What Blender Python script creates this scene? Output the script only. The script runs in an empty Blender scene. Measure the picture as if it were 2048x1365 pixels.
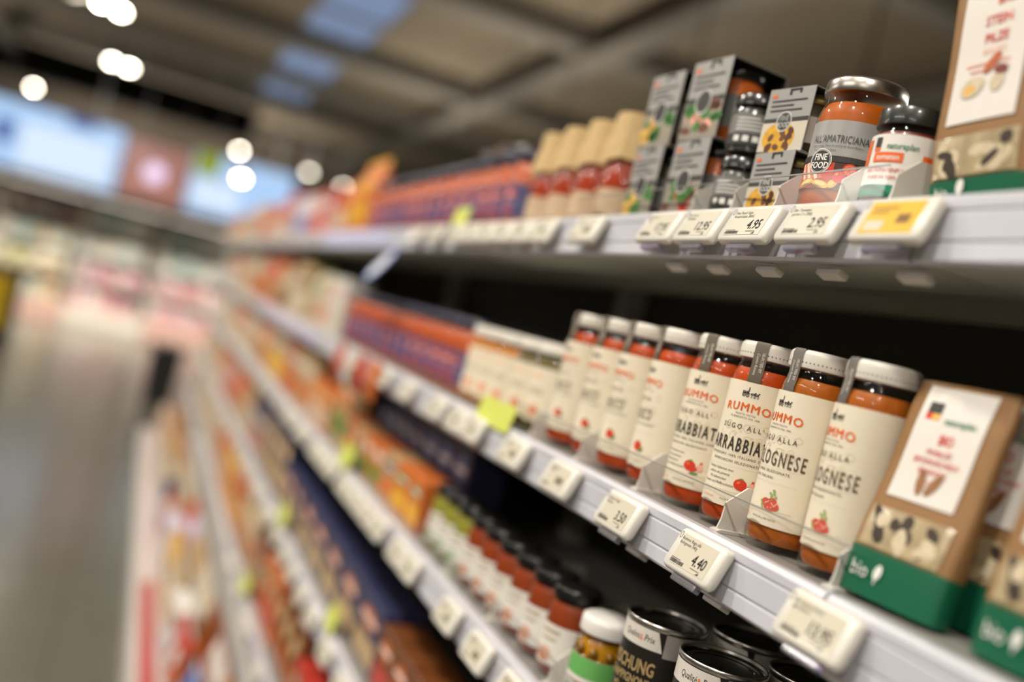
import bpy, bmesh, math, random
from math import sin, cos, pi, radians, sqrt, atan2
from mathutils import Matrix, Vector

random.seed(11)
sc = bpy.context.scene
C = sc.collection

# ------------------------------------------------------------------ camera, world, lights, exposure
EYE = 1.52
cam_d = bpy.data.cameras.new('camera')
cam = bpy.data.objects.new('camera', cam_d)
C.objects.link(cam)
sc.camera = cam
cam_d.sensor_width = 36.0
cam_d.lens = 35.0
cam_d.clip_start = 0.02
cam_d.clip_end = 200
RX = Vector((0.9085, -0.3403, 0.2425)).normalized()      # camera right in the room
FW = Vector((0.3526, 0.9357, -0.0080)).normalized()      # camera forward
UP = RX.cross(FW).normalized()
RX = FW.cross(UP).normalized()
cam.matrix_world = Matrix(((RX.x, UP.x, -FW.x, 0), (RX.y, UP.y, -FW.y, 0), (RX.z, UP.z, -FW.z, EYE), (0, 0, 0, 1)))
cam_d.dof.use_dof = True
cam_d.dof.focus_distance = 0.918
cam_d.dof.aperture_fstop = 1.4
cam_d.dof.aperture_blades = 0

vs = sc.view_settings
sc.display_settings.display_device = 'sRGB'
vs.view_transform = 'Standard'
vs.look = 'None'
vs.gamma = 1.0
vs.exposure = 0.14
vs.use_curve_mapping = False

world = bpy.data.worlds.new('world')
sc.world = world
world.use_nodes = True
world.node_tree.nodes['Background'].inputs[0].default_value = (0.05, 0.048, 0.045, 1)
world.node_tree.nodes['Background'].inputs[1].default_value = 0.3


def area_light(name, loc, size, power, col, spread=2.6, aim=(0, 0, -1)):
    d = bpy.data.lights.new(name, 'AREA')
    d.shape = 'DISK'
    d.size = size
    d.energy = power
    d.color = col
    d.spread = spread
    o = bpy.data.objects.new(name, d)
    C.objects.link(o)
    o.location = loc
    o.rotation_euler = Vector(aim).to_track_quat('-Z', 'Y').to_euler()
    return o


WARM = (1.0, 0.935, 0.84)
LAMPS = []
for k, (lx, ly, lz, pw) in enumerate([
        (-1.05, 0.15, 3.55, 24), (-1.05, 1.75, 3.55, 24), (-1.1, 3.6, 3.55, 32), (-1.1, 5.6, 3.55, 34), (-1.1, 7.8, 3.55, 34),
        (-1.05, -1.5, 3.55, 24), (-1.1, 10.2, 3.55, 34)]):
    area_light('aisle_lamp_light', (lx, ly, lz), 0.16, pw, WARM, 2.3, (0.38, 0.0, -1))
    LAMPS.append((lx, ly, lz))
for (lx, ly) in ((-1.0, 13.6), (1.6, 14.0), (-3.6, 14.2)):
    area_light('counter_lamp_light', (lx, ly, 3.7), 0.5, 130, WARM, 2.4, (0, 0.5, -1))
# linear luminaires added out of view to lift the dark ceiling, light upwards and downwards (their bodies are built with the lamps below)
ADDED_LINEAR = [(-3.2, 1.0, 3.1, 60), (-3.2, 5.0, 3.1, 60), (-4.4, 11.5, 2.9, 90), (3.0, 1.2, 2.6, 28), (-3.2, -2.4, 3.1, 60), (3.0, 5.0, 2.6, 28), (3.0, 9.0, 2.6, 32), (3.0, 13.0, 2.6, 40), (-4.6, 15.0, 2.9, 110), (-1.6, 21.6, 2.4, 70), (1.4, 21.6, 2.4, 60)]
for (lx, ly, lz, up) in ADDED_LINEAR:
    for sgn, pw in ((1, up), (-1, 50)):
        d = bpy.data.lights.new('added_linear_light', 'AREA')
        d.shape = 'RECTANGLE'
        d.size, d.size_y = 0.14, 2.2
        d.energy = pw
        d.color = WARM
        o = bpy.data.objects.new('added_linear_light', d)
        C.objects.link(o)
        o.location = (lx, ly, lz + 0.06 * sgn)
        o.rotation_euler = (pi if sgn > 0 else 0, 0, 0)


# ------------------------------------------------------------------ materials
def lin(c):
    r = []
    for v in c[:3]:
        v = v / 255.0
        r.append(v / 12.92 if v <= 0.04045 else ((v + 0.055) / 1.055) ** 2.4)
    return (r[0], r[1], r[2], 1.0)


MATS = {}


def mat(name, col, rough=0.5, metal=0.0, noise=0.08, nscale=40.0, coat=0.0, emit=0.0, bump=0.0, spec=0.5, trans=0.0, sss=0.0):
    if name in MATS:
        return MATS[name]
    m = bpy.data.materials.new(name)
    m.use_nodes = True
    nt = m.node_tree
    b = nt.nodes['Principled BSDF']
    b.inputs['Roughness'].default_value = rough
    b.inputs['Metallic'].default_value = metal
    b.inputs['Coat Weight'].default_value = coat
    b.inputs['Coat Roughness'].default_value = 0.06
    b.inputs['Specular IOR Level'].default_value = spec
    if sss:
        b.inputs['Subsurface Weight'].default_value = sss
        b.inputs['Subsurface Radius'].default_value = (0.01, 0.004, 0.002)
    c = lin(col)
    tc = nt.nodes.new('ShaderNodeTexCoord')
    nz = nt.nodes.new('ShaderNodeTexNoise')
    nz.inputs['Scale'].default_value = nscale
    nz.inputs['Detail'].default_value = 4
    nt.links.new(tc.outputs['Object'], nz.inputs['Vector'])
    mx = nt.nodes.new('ShaderNodeMix')
    mx.data_type = 'RGBA'
    mx.inputs[6].default_value = tuple(max(0, v * (1 - noise)) for v in c[:3]) + (1,)
    mx.inputs[7].default_value = tuple(min(1, v * (1 + noise)) for v in c[:3]) + (1,)
    nt.links.new(nz.outputs['Fac'], mx.inputs[0])
    nt.links.new(mx.outputs[2], b.inputs['Base Color'])
    if emit:
        nt.links.new(mx.outputs[2], b.inputs['Emission Color'])
        b.inputs['Emission Strength'].default_value = emit
    if bump:
        bp = nt.nodes.new('ShaderNodeBump')
        bp.inputs['Strength'].default_value = bump
        bp.inputs['Distance'].default_value = 0.002
        nt.links.new(nz.outputs['Fac'], bp.inputs['Height'])
        nt.links.new(bp.outputs['Normal'], b.inputs['Normal'])
    MATS[name] = m
    return m


def clear(name, tint=(255, 255, 255), base=0.02, edge=0.55, rough=0.03, haze=0.0):
    """thin clear plastic or glass: see-through, glossier towards grazing angles"""
    if name in MATS:
        return MATS[name]
    m = bpy.data.materials.new(name)
    m.use_nodes = True
    nt = m.node_tree
    nt.nodes.clear()
    out = nt.nodes.new('ShaderNodeOutputMaterial')
    tr = nt.nodes.new('ShaderNodeBsdfTransparent')
    tr.inputs[0].default_value = lin(tint)
    gl = nt.nodes.new('ShaderNodeBsdfGlossy')
    gl.inputs['Roughness'].default_value = rough
    lw = nt.nodes.new('ShaderNodeLayerWeight')
    lw.inputs['Blend'].default_value = 0.5
    pw = nt.nodes.new('ShaderNodeMath')
    pw.operation = 'POWER'
    pw.inputs[1].default_value = 4.0
    nt.links.new(lw.outputs['Facing'], pw.inputs[0])
    mr = nt.nodes.new('ShaderNodeMapRange')
    mr.inputs['From Min'].default_value = 0.0
    mr.inputs['From Max'].default_value = 1.0
    mr.inputs['To Min'].default_value = base
    mr.inputs['To Max'].default_value = edge
    nt.links.new(pw.outputs[0], mr.inputs['Value'])
    mx = nt.nodes.new('ShaderNodeMixShader')
    nt.links.new(mr.outputs['Result'], mx.inputs[0])
    nt.links.new(tr.outputs[0], mx.inputs[1])
    nt.links.new(gl.outputs[0], mx.inputs[2])
    last = mx
    if haze:
        df = nt.nodes.new('ShaderNodeBsdfDiffuse')
        df.inputs[0].default_value = (0.75, 0.74, 0.72, 1)
        m2 = nt.nodes.new('ShaderNodeMixShader')
        m2.inputs[0].default_value = haze
        nt.links.new(mx.outputs[0], m2.inputs[1])
        nt.links.new(df.outputs[0], m2.inputs[2])
        last = m2
    nt.links.new(last.outputs[0], out.inputs[0])
    MATS[name] = m
    return m


def emis(name, col, strength):
    if name in MATS:
        return MATS[name]
    m = bpy.data.materials.new(name)
    m.use_nodes = True
    nt = m.node_tree
    nt.nodes.clear()
    out = nt.nodes.new('ShaderNodeOutputMaterial')
    e = nt.nodes.new('ShaderNodeEmission')
    e.inputs[0].default_value = lin(col)
    e.inputs[1].default_value = strength
    nt.links.new(e.outputs[0], out.inputs[0])
    MATS[name] = m
    return m


M_WHITE = mat('white_plastic', (226, 222, 212), 0.38, noise=0.03)
M_RAIL = mat('rail_plastic', (200, 200, 208), 0.3, noise=0.02, coat=0.2)
M_SCREEN = mat('paper_screen', (205, 198, 178), 0.35, noise=0.02, coat=0.3)
M_INK = mat('black_ink', (34, 30, 28), 0.6, noise=0.05)
M_INK2 = mat('brown_ink', (74, 62, 50), 0.6, noise=0.05)
M_INK3 = mat('pale_ink', (176, 158, 132), 0.7, noise=0.05)
M_CREAM = mat('cream_label', (233, 222, 199), 0.55, noise=0.03, nscale=90)
M_ORANGE = mat('orange_ink', (232, 102, 24), 0.5, noise=0.05)
M_RED = mat('red_ink', (214, 52, 30), 0.5, noise=0.1)
M_GREENI = mat('green_ink', (92, 140, 60), 0.5, noise=0.1)
M_GREY_DIV = mat('divider_grey', (216, 212, 204), 0.42, noise=0.03)
M_GLASS = clear('jar_glass', (251, 251, 249), 0.03, 0.7, 0.02)
M_CLEAR = clear('clear_plastic', (252, 252, 252), 0.025, 0.12, 0.12)
M_CLEAR_EDGE = clear('clear_plastic_edge', (170, 165, 158), 0.1, 0.7, 0.15, 0.28)
M_METAL = mat('lid_silver', (196, 192, 184), 0.28, 1.0, noise=0.03)
M_DARKMETAL = mat('shelf_dark_metal', (196, 196, 184), 0.4, 0.0, noise=0.06)
M_BLACKLID = mat('black_lid', (22, 22, 22), 0.25, noise=0.1, coat=0.4)


# ------------------------------------------------------------------ mesh helpers
class MB:
    def __init__(s):
        s.v = []
        s.f = []

    def add(s, v, f):
        n = len(s.v)
        s.v += [tuple(p) for p in v]
        s.f += [tuple(i + n for i in q) for q in f]
        return s

    def box(s, x0, x1, y0, y1, z0, z1):
        v = [(x0, y0, z0), (x1, y0, z0), (x1, y1, z0), (x0, y1, z0), (x0, y0, z1), (x1, y0, z1), (x1, y1, z1), (x0, y1, z1)]
        return s.add(v, [(3, 2, 1, 0), (4, 5, 6, 7), (0, 1, 5, 4), (1, 2, 6, 5), (2, 3, 7, 6), (3, 0, 4, 7)])

    def cbox(s, x0, x1, y0, y1, z0, z1, c):
        """box with chamfered edges"""
        v = []
        for z, i in ((z0, c), (z0 + c, 0), (z1 - c, 0), (z1, c)):
            a0, a1, b0, b1 = x0 + i, x1 - i, y0 + i, y1 - i
            k = c * 0.6 if i == 0 else 0
            if i == 0:
                v += [(a0 + k, b0, z), (a1 - k, b0, z), (a1, b0 + k, z), (a1, b1 - k, z), (a1 - k, b1, z), (a0 + k, b1, z), (a0, b1 - k, z), (a0, b0 + k, z)]
            else:
                v += [(a0, b0, z), (a1, b0, z), (a1, b0, z), (a1, b1, z), (a1, b1, z), (a0, b1, z), (a0, b1, z), (a0, b0, z)]
        f = [tuple(range(7, -1, -1)), tuple(range(24, 32))]
        for k in range(3):
            for i in range(8):
                j = (i + 1) % 8
                f.append((k * 8 + i, k * 8 + j, k * 8 + 8 + j, k * 8 + 8 + i))
        return s.add(v, f)

    def lathe(s, prof, n=32, cx=0, cy=0, cap0=True, cap1=True):
        v = []
        for r, z in prof:
            for i in range(n):
                a = 2 * pi * i / n
                v.append((cx + r * cos(a), cy + r * sin(a), z))
        f = []
        for k in range(len(prof) - 1):
            for i in range(n):
                j = (i + 1) % n
                f.append((k * n + i, k * n + j, k * n + n + j, k * n + n + i))
        if cap0:
            f.append(tuple(range(n - 1, -1, -1)))
        if cap1:
            f.append(tuple((len(prof) - 1) * n + i for i in range(n)))
        return s.add(v, f)

    def loft(s, rings, cap=True):
        n = len(rings[0])
        v = [p for r in rings for p in r]
        f = []
        for k in range(len(rings) - 1):
            for i in range(n):
                j = (i + 1) % n
                f.append((k * n + i, k * n + j, k * n + n + j, k * n + n + i))
        if cap:
            f.append(tuple(range(n - 1, -1, -1)))
            f.append(tuple((len(rings) - 1) * n + i for i in range(n)))
        return s.add(v, f)

    def prism_y(s, pts, y0, y1):
        """extrude an (x,z) outline along y"""
        n = len(pts)
        v = [(x, y0, z) for x, z in pts] + [(x, y1, z) for x, z in pts]
        f = [tuple(range(n)), tuple(range(2 * n - 1, n - 1, -1))]
        for i in range(n):
            j = (i + 1) % n
            f.append((i, i + n, j + n, j))
        return s.add(v, f)

    def mesh(s, name, smooth=None):
        me = bpy.data.meshes.new(name)
        me.from_pydata(s.v, [], s.f)
        me.update()
        if smooth:
            me.polygons.foreach_set('use_smooth', [True] * len(me.polygons))
            me.set_sharp_from_angle(angle=radians(smooth))
        return me

    def build(s, name, material, parent=None, smooth=None, loc=None):
        me = s.mesh(name, smooth)
        me.materials.append(material)
        o = bpy.data.objects.new(name, me)
        C.objects.link(o)
        if parent:
            o.parent = parent
        if loc:
            o.location = loc
        return o


def fix_normals(o):
    bm = bmesh.new()
    bm.from_mesh(o.data)
    bmesh.ops.recalc_face_normals(bm, faces=bm.faces)
    bm.to_mesh(o.data)
    bm.free()
    return o


def tag(o, label=None, cat=None, group=None, kind=None):
    if label:
        o['label'] = label
    if cat:
        o['category'] = cat
    if group:
        o['group'] = group
    if kind:
        o['kind'] = kind
    return o


def empty(name, loc=(0, 0, 0), rz=0):
    o = bpy.data.objects.new(name, None)
    o.empty_display_size = 0.02
    C.objects.link(o)
    o.location = loc
    o.rotation_euler = (0, 0, rz)
    return o


def kids(o):
    return [c for c in ALLKIDS.get(o.name, [])]


ALLKIDS = {}


def copy_tree(o, parent=None):
    c = o.copy()
    C.objects.link(c)
    c.parent = parent
    for ch in o.children:
        copy_tree(ch, c)
    return c


USED = set()


def put(proto, x, y, z, label, cat=None, group=None, rz=0.0, s=None, ry=0.0, rx=0.0):
    """the first time moves the thing itself, later copies it with its parts"""
    if proto.name in USED:
        o = copy_tree(proto)
    else:
        o = proto
        USED.add(proto.name)
    o.location = (x, y, z)
    o.rotation_euler = (rx, ry, rz)
    if s:
        o.scale = s
    o['label'] = label
    if cat:
        o['category'] = cat
    if group:
        o['group'] = group
    elif 'group' in o:
        del o['group']
    return o


ONES = ['', 'first', 'second', 'third', 'fourth', 'fifth', 'sixth', 'seventh', 'eighth', 'ninth', 'tenth', 'eleventh', 'twelfth', 'thirteenth',
        'fourteenth', 'fifteenth', 'sixteenth', 'seventeenth', 'eighteenth', 'nineteenth']
TENS = ['', '', 'twenty', 'thirty', 'forty', 'fifty', 'sixty', 'seventy', 'eighty']
TENTH = ['', '', 'twentieth', 'thirtieth', 'fortieth', 'fiftieth', 'sixtieth', 'seventieth', 'eightieth']


def nth(n):
    if n < 20:
        return ONES[n]
    return TENTH[n // 10] if n % 10 == 0 else TENS[n // 10] + '-' + ONES[n % 10]


# ------------------------------------------------------------------ flat print (lettering, pictures on labels)
TXT = {}


def text2d(s, bold=0.0, spacing=1.0, shear=0.0):
    key = (s, bold, spacing, shear)
    if key not in TXT:
        cu = bpy.data.curves.new('lettering', 'FONT')
        cu.body = s
        cu.align_x = 'CENTER'
        cu.size = 1.0
        cu.space_character = spacing
        cu.shear = shear
        cu.resolution_u = 2
        ob = bpy.data.objects.new('lettering', cu)
        C.objects.link(ob)
        dg = bpy.context.evaluated_depsgraph_get()
        me = bpy.data.meshes.new_from_object(ob.evaluated_get(dg))
        bv = [(v.co.x, v.co.y) for v in me.vertices]
        bf = [tuple(p.vertices) for p in me.polygons]
        ov, of = [], []
        b = bold * 1.4
        for dx, dy in (((0, 0),) if bold == 0 else ((-b, 0), (b, 0), (0, b * 0.7), (0, -b * 0.7))):     # heavier strokes
            n0 = len(ov)
            ov += [(x + dx, y + dy) for x, y in bv]
            of += [tuple(i + n0 for i in q) for q in bf]
        TXT[key] = (ov, of)
        bpy.data.objects.remove(ob)
        bpy.data.curves.remove(cu)
        bpy.data.meshes.remove(me)
    return TXT[key]


class Art:
    def __init__(s):
        s.layers = []          # (name, material, verts2d, faces)

    def _get(s, name, m):
        for L in s.layers:
            if L[0] == name and L[1] is m and len(L) == 4:
                return L
        L = (name, m, [], [])
        s.layers.append(L)
        return L

    def add(s, name, m, v, f):
        L = s._get(name, m)
        n = len(L[2])
        L[2].extend(v)
        L[3].extend(tuple(i + n for i in q) for q in f)

    def text(s, m, t, x, y, size, xs=1.0, bold=0.0, spacing=1.0, arch=0.0, rot=0.0, shear=0.0, name='lettering'):
        v, f = text2d(t, bold, spacing, shear)
        ca, sa = cos(rot), sin(rot)
        out = []
        for a, b in v:
            u, w = a * size * xs, b * size
            w -= arch * u * u
            out.append((x + u * ca - w * sa, y + u * sa + w * ca))
        if size >= 0.0065:                 # large lines are pieces of their own
            s.layers.append((name, m, out, list(f), 'line'))
        else:
            s.add(name, m, out, f)

    def rect(s, m, x0, x1, y0, y1, nx=6, ny=1, name='printed_panel'):
        v = []
        f = []
        for j in range(ny + 1):
            for i in range(nx + 1):
                v.append((x0 + (x1 - x0) * i / nx, y0 + (y1 - y0) * j / ny))
        for j in range(ny):
            for i in range(nx):
                a = j * (nx + 1) + i
                f.append((a, a + 1, a + nx + 2, a + nx + 1))
        s.add(name, m, v, f)

    def ell(s, m, cx, cy, rx, ry, rot=0.0, n=18, r0=0.0, a0=0.0, a1=2 * pi, name='printed_picture'):
        v = []
        f = []
        rings = (r0, (r0 + 1) * 0.5, 1.0) if r0 else (0.001, 0.5, 1.0)
        ca, sa = cos(rot), sin(rot)
        full = abs(a1 - a0 - 2 * pi) < 1e-6
        for k in rings:
            for i in range(n + 1):
                a = a0 + (a1 - a0) * i / n
                u, w = rx * k * cos(a), ry * k * sin(a)
                v.append((cx + u * ca - w * sa, cy + u * sa + w * ca))
        m1 = n + 1
        for k in range(2):
            for i in range(n):
                f.append((k * m1 + i, k * m1 + m1 + i, k * m1 + m1 + i + 1, k * m1 + i + 1))
        s.add(name, m, v, f)

    def line(s, m, x0, y0, x1, y1, w, n=1, name='printed_picture'):
        d = Vector((x1 - x0, y1 - y0))
        if d.length == 0:
            return
        p = Vector((-d.y, d.x)).normalized() * w * 0.5
        v = []
        f = []
        for i in range(n + 1):
            q = Vector((x0, y0)) + d * (i / n)
            v += [tuple(q + p), tuple(q - p)]
        for i in range(n):
            f.append((2 * i, 2 * i + 1, 2 * i + 3, 2 * i + 2))
        s.add(name, m, v, f)

    def dots(s, m, x0, x1, y, size, n, name='printed_rule'):
        for i in range(n):
            x = x0 + (x1 - x0) * i / (n - 1)
            s.rect(m, x - size / 2, x + size / 2, y - size / 2, y + size / 2, 1, 1, name)

    def build(s, mapper, parent, lift=0.00025, step=0.00008):
        for k, (name, m, v, f, *_) in enumerate(s.layers):
            mb = MB()
            mb.add([mapper(a, b, lift + step * k) for a, b in v], f)
            o = mb.build(name, m, parent)
            if name in ('dried_pieces', 'engraved_scrolls', 'barcode', 'printed_rule'):
                o['kind'] = 'stuff'


def cyl_map(R):
    return lambda u, v, h: (-(R + h) * cos(u / R), -(R + h) * sin(u / R), v)


def flat_map(x):
    return lambda u, v, h: (x - h, -u, v)


def cyl_label(R, half, z0, z1, n=20):
    mb = MB()
    v = []
    f = []
    for i in range(n + 1):
        a = (-half + 2 * half * i / n) / R
        v += [(-R * cos(a), -R * sin(a), z0), (-R * cos(a), -R * sin(a), z1)]
    for i in range(n):
        f.append((2 * i, 2 * i + 2, 2 * i + 3, 2 * i + 1))
    return mb.add(v, f)


# ================================================================== THE PLACE
Z_TOP, Z_2, Z_3, Z_4, Z_5, Z_B = EYE + 0.174, EYE - 0.133, EYE - 0.392, EYE - 0.695, EYE - 1.012, EYE - 1.40
XF = 0.52                     # front of the price rails

M_FLOOR = mat('floor_stone', (98, 96, 86), 0.2, noise=0.12, nscale=3.0)
nt = M_FLOOR.node_tree
bk = nt.nodes.new('ShaderNodeTexBrick')
bk.inputs['Scale'].default_value = 1.0
bk.inputs['Mortar Size'].default_value = 0.004
bk.inputs['Brick Width'].default_value = 0.6
bk.inputs['Row Height'].default_value = 0.6
bk.offset = 0.0
bk.inputs['Color1'].default_value = (0.95, 0.95, 0.95, 1)
bk.inputs['Color2'].default_value = (1.0, 1.0, 1.0, 1)
bk.inputs['Mortar'].default_value = (0.6, 0.6, 0.6, 1)
tcn = [n for n in nt.nodes if n.type == 'TEX_COORD'][0]
nt.links.new(tcn.outputs['Object'], bk.inputs['Vector'])
mxn = nt.nodes.new('ShaderNodeMix')
mxn.data_type = 'RGBA'
mxn.blend_type = 'MULTIPLY'
mxn.inputs[0].default_value = 1.0
src = [n for n in nt.nodes if n.type == 'MIX' and n is not mxn][0]
nt.links.new(src.outputs[2], mxn.inputs[6])
nt.links.new(bk.outputs['Color'], mxn.inputs[7])
nt.links.new(mxn.outputs[2], nt.nodes['Principled BSDF'].inputs['Base Color'])

XL, XR, YF, YB, ZC = -9.0, 7.0, -4.0, 24.0, 4.52
tag(MB().box(XL, XR, YF, YB, -0.1, 0).build('floor', M_FLOOR), 'grey stone floor of the aisle', kind='structure')
M_CEIL = mat('ceiling_panel', (136, 122, 100), 0.85, noise=0.15, nscale=0.6)
M_BEAM = mat('ceiling_beam', (118, 112, 100), 0.7, noise=0.08, nscale=2)
M_BEAMD = mat('black_truss', (9, 9, 8), 0.9, spec=0.1)
M_WALL = mat('wall_paint', (120, 110, 96), 0.8, noise=0.06, nscale=1)
SKX0, SKX1, SKY0, SKY1 = 1.10, 1.90, 9.3, 18.2
cm = MB()
cm.box(XL, SKX0, YF, YB, ZC, ZC + 0.1)
cm.box(SKX1, XR, YF, YB, ZC, ZC + 0.1)
cm.box(SKX0, SKX1, YF, SKY0, ZC, ZC + 0.1)
cm.box(SKX0, SKX1, SKY1, YB, ZC, ZC + 0.1)
ceil = tag(cm.build('ceiling', M_CEIL), 'brown panelled ceiling above the aisle', kind='structure')
for y, w, h, m in ((2.2, 0.3, 0.22, M_BEAM), (5.6, 0.3, 0.22, M_BEAM), (8.95, 0.35, 0.25, M_BEAM), (12.65, 0.45, 0.25, M_BEAM), (15.4, 0.3, 0.22, M_BEAM), (17.7, 0.3, 0.22, M_BEAM),
                   (21.8, 0.3, 0.25, M_BEAM)):
    MB().cbox(XL + 0.02, XR - 0.02, y - w / 2, y + w / 2, ZC - h, ZC - 0.001, 0.02).build('beam', m, ceil)
for x in (-6.2, -2.9, 3.45, 5.6):
    MB().cbox(x - 0.14, x + 0.14, YF + 0.02, YB - 0.02, ZC - 0.34, ZC - 0.24, 0.015).build('girder', M_BEAM, ceil)
MB().cbox(-5.2, 1.3, 19.4, 19.85, ZC - 0.70, ZC - 0.12, 0.02).build('black_duct', M_BEAMD, ceil)
tag(MB().box(XL - 0.1, XL, YF, YB, 0, ZC).build('wall_left', M_WALL), 'plain beige side wall', kind='structure')
tag(MB().box(XR, XR + 0.1, YF, YB, 0, ZC).build('wall_right', M_WALL), 'plain beige wall behind the shelving', kind='structure')
tag(MB().box(XL, XR, YB, YB + 0.1, 0, ZC).build('wall_back', M_WALL), 'dim brown wall behind the counters', kind='structure')
tag(MB().box(XL, XR, YF - 0.1, YF, 0, ZC).build('wall_front', M_WALL), 'plain beige wall', kind='structure')
# skylight: daylight panes between the beams
M_SKY = emis('daylight_pane', (150, 170, 206), 0.6)
wn = tag(empty('window_1', ((SKX0 + SKX1) / 2, (SKY0 + SKY1) / 2, ZC + 0.04)), 'long skylight strip with blue daylight panes', kind='structure')
ny = 4
for k in range(ny):
    a = SKY0 + (SKY1 - SKY0) * k / ny - (SKY0 + SKY1) / 2
    b = a + (SKY1 - SKY0) / ny - 0.12
    MB().box(-0.39, 0.39, a, b, 0, 0.02).build('pane', M_SKY, wn)
    MB().box(-0.4, 0.4, b, b + 0.12, -0.03, 0.03).build('glazing_bar', M_BEAM, wn)

# ------------------------------------------------------------------ the shelving
M_SHELF = mat('shelf_steel', (150, 148, 142), 0.45, 0.2, noise=0.04)
M_BACK = mat('back_panel_steel', (84, 86, 76), 0.55, 0.1, noise=0.08)
M_KICK = mat('kick_plate', (196, 190, 184), 0.35, noise=0.04, nscale=6)
M_REDSTRIP = mat('red_strip', (168, 56, 52), 0.4, noise=0.1, nscale=12)
M_PINKSTRIP = mat('pink_strip', (196, 176, 170), 0.4, noise=0.08, nscale=12)
M_GROOVE = mat('rail_groove', (150, 148, 170), 0.4, noise=0.03)
BAY = 1.25
Y0 = -0.65
NB = 7
BAYN = ['nearest', 'second', 'third', 'fourth', 'fifth', 'sixth', 'farthest']


def rail_profile(zs):
    """price rail outline: lip, sloping face with two grooves, foot"""
    return [(XF + 0.012, zs + 0.001), (XF + 0.002, zs + 0.001), (XF - 0.001, zs - 0.003), (XF - 0.001, zs - 0.010), (XF + 0.0004, zs - 0.0112), (XF + 0.0004, zs - 0.0125),
            (XF - 0.001, zs - 0.0135), (XF - 0.001, zs - 0.0335), (XF + 0.0004, zs - 0.0345), (XF + 0.0004, zs - 0.036), (XF - 0.001, zs - 0.037),
            (XF - 0.002, zs - 0.049), (XF + 0.001, zs - 0.052), (XF + 0.012, zs - 0.052)]


SHELVES = [('top', Z_TOP), ('second', Z_2), ('third', Z_3), ('fourth', Z_4), ('fifth', Z_5)]
rail_me = {}
for nm, zs in SHELVES:
    mb = MB().prism_y(rail_profile(0.0), 0.002, BAY - 0.002)
    me = mb.mesh('price_rail', 20)
    me.materials.append(M_RAIL)
    rail_me[nm] = me
for b in range(NB):
    yb = Y0 + b * BAY
    un = tag(empty('shelving_unit', (0, yb, 0)), 'grey steel shelving unit, %s bay of the long row' % (BAYN[b] if b else 'bay at the near end'), 'shelving', 'bays of the shelving row')
    MB().box(0.965, 0.99, 0.0, BAY, 0.02, Z_TOP + 0.02).build('back_panel', M_BACK, un)
    MB().box(0.92, 0.964, 0.003, 0.043, 0.0, Z_TOP - 0.03).build('upright', M_DARKMETAL, un)
    for nm, zs in SHELVES:
        sh = MB().box(XF + 0.0125, 0.96, 0.001, BAY - 0.001, zs - 0.012, zs).build('shelf', M_SHELF if nm != 'top' else M_DARKMETAL, un)
        ro = bpy.data.objects.new('price_rail', rail_me[nm])
        C.objects.link(ro)
        ro.parent = sh
        ro.location = (0, 0, zs)
        MB().box(XF + 0.0125, XF + (0.115 if nm == 'top' else 0.04), 0.002, BAY - 0.002, zs - 0.05, zs - 0.0125).build('front_lip', M_DARKMETAL, sh)
        for xr in (0.68, 0.82):
            MB().box(xr, xr + 0.03, 0.002, BAY - 0.002, zs - 0.042, zs - 0.0125).build('stiffener', M_DARKMETAL, sh)
    # base deck, kick plate and the strip along its edge
    MB().box(0.26, 0.96, 0.001, BAY - 0.001, Z_B - 0.02, Z_B).build('base_deck', M_KICK, un)
    kp = MB().cbox(0.25, 0.27, 0.001, BAY - 0.001, 0.0, Z_B + 0.004, 0.003).build('kick_plate', M_KICK, un)
    MB().add([(0.285, 0.004, Z_B + 0.006), (0.335, 0.004, Z_B + 0.018), (0.335, BAY - 0.004, Z_B + 0.018), (0.285, BAY - 0.004, Z_B + 0.006),
              (0.285, 0.004, Z_B + 0.001), (0.335, 0.004, Z_B + 0.001), (0.335, BAY - 0.004, Z_B + 0.001), (0.285, BAY - 0.004, Z_B + 0.001)],
             [(0, 1, 2, 3), (0, 4, 5, 1), (1, 5, 6, 2), (2, 6, 7, 3), (3, 7, 4, 0)]).build('edge_strip', M_REDSTRIP if yb < 3.6 else M_PINKSTRIP, kp)


def rail_tab(y):
    return y


# white slotted tabs on the underside of the top shelf's front edge
# ------------------------------------------------------------------ price tags
def tag_proto(kind):
    t = empty('price_tag')
    w, h, d = 0.0715, 0.0355, 0.012
    # body, leaning back so that its foot stands out from the rail: built upright, tilted by the thing's rotation
    rings = []
    for x, gx, gz in ((0.0, 0.002, 0.002), (-0.004, 0.0, 0.0), (-0.0085, 0.001, 0.001), (-0.0105, 0.003, 0.003)):
        yy, zz, r = w / 2 + 0.004 - gx, h / 2 + 0.003 - gz, 0.005
        ring = []
        for cxx, czz, a0 in ((-1, -1, pi), (1, -1, 1.5 * pi), (1, 1, 0), (-1, 1, 0.5 * pi)):
            for k in range(4):
                a = a0 + k * pi / 6
                ring.append((x, cxx * (yy - r) + r * cos(a), czz * (zz - r) + r * sin(a)))
        rings.append(ring)
    fix_normals(MB().loft(rings).build('housing', M_WHITE, t, 40))
    m = mat('yellow_screen', (226, 176, 20), 0.4, noise=0.04) if kind == 'yellow' else M_SCREEN
    s = MB().box(-0.0109, -0.0104, -w / 2 + 0.006, w / 2 - 0.008, -h / 2 + 0.003, h / 2 - 0.003).build('screen', m, t)
    return t, s


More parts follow.
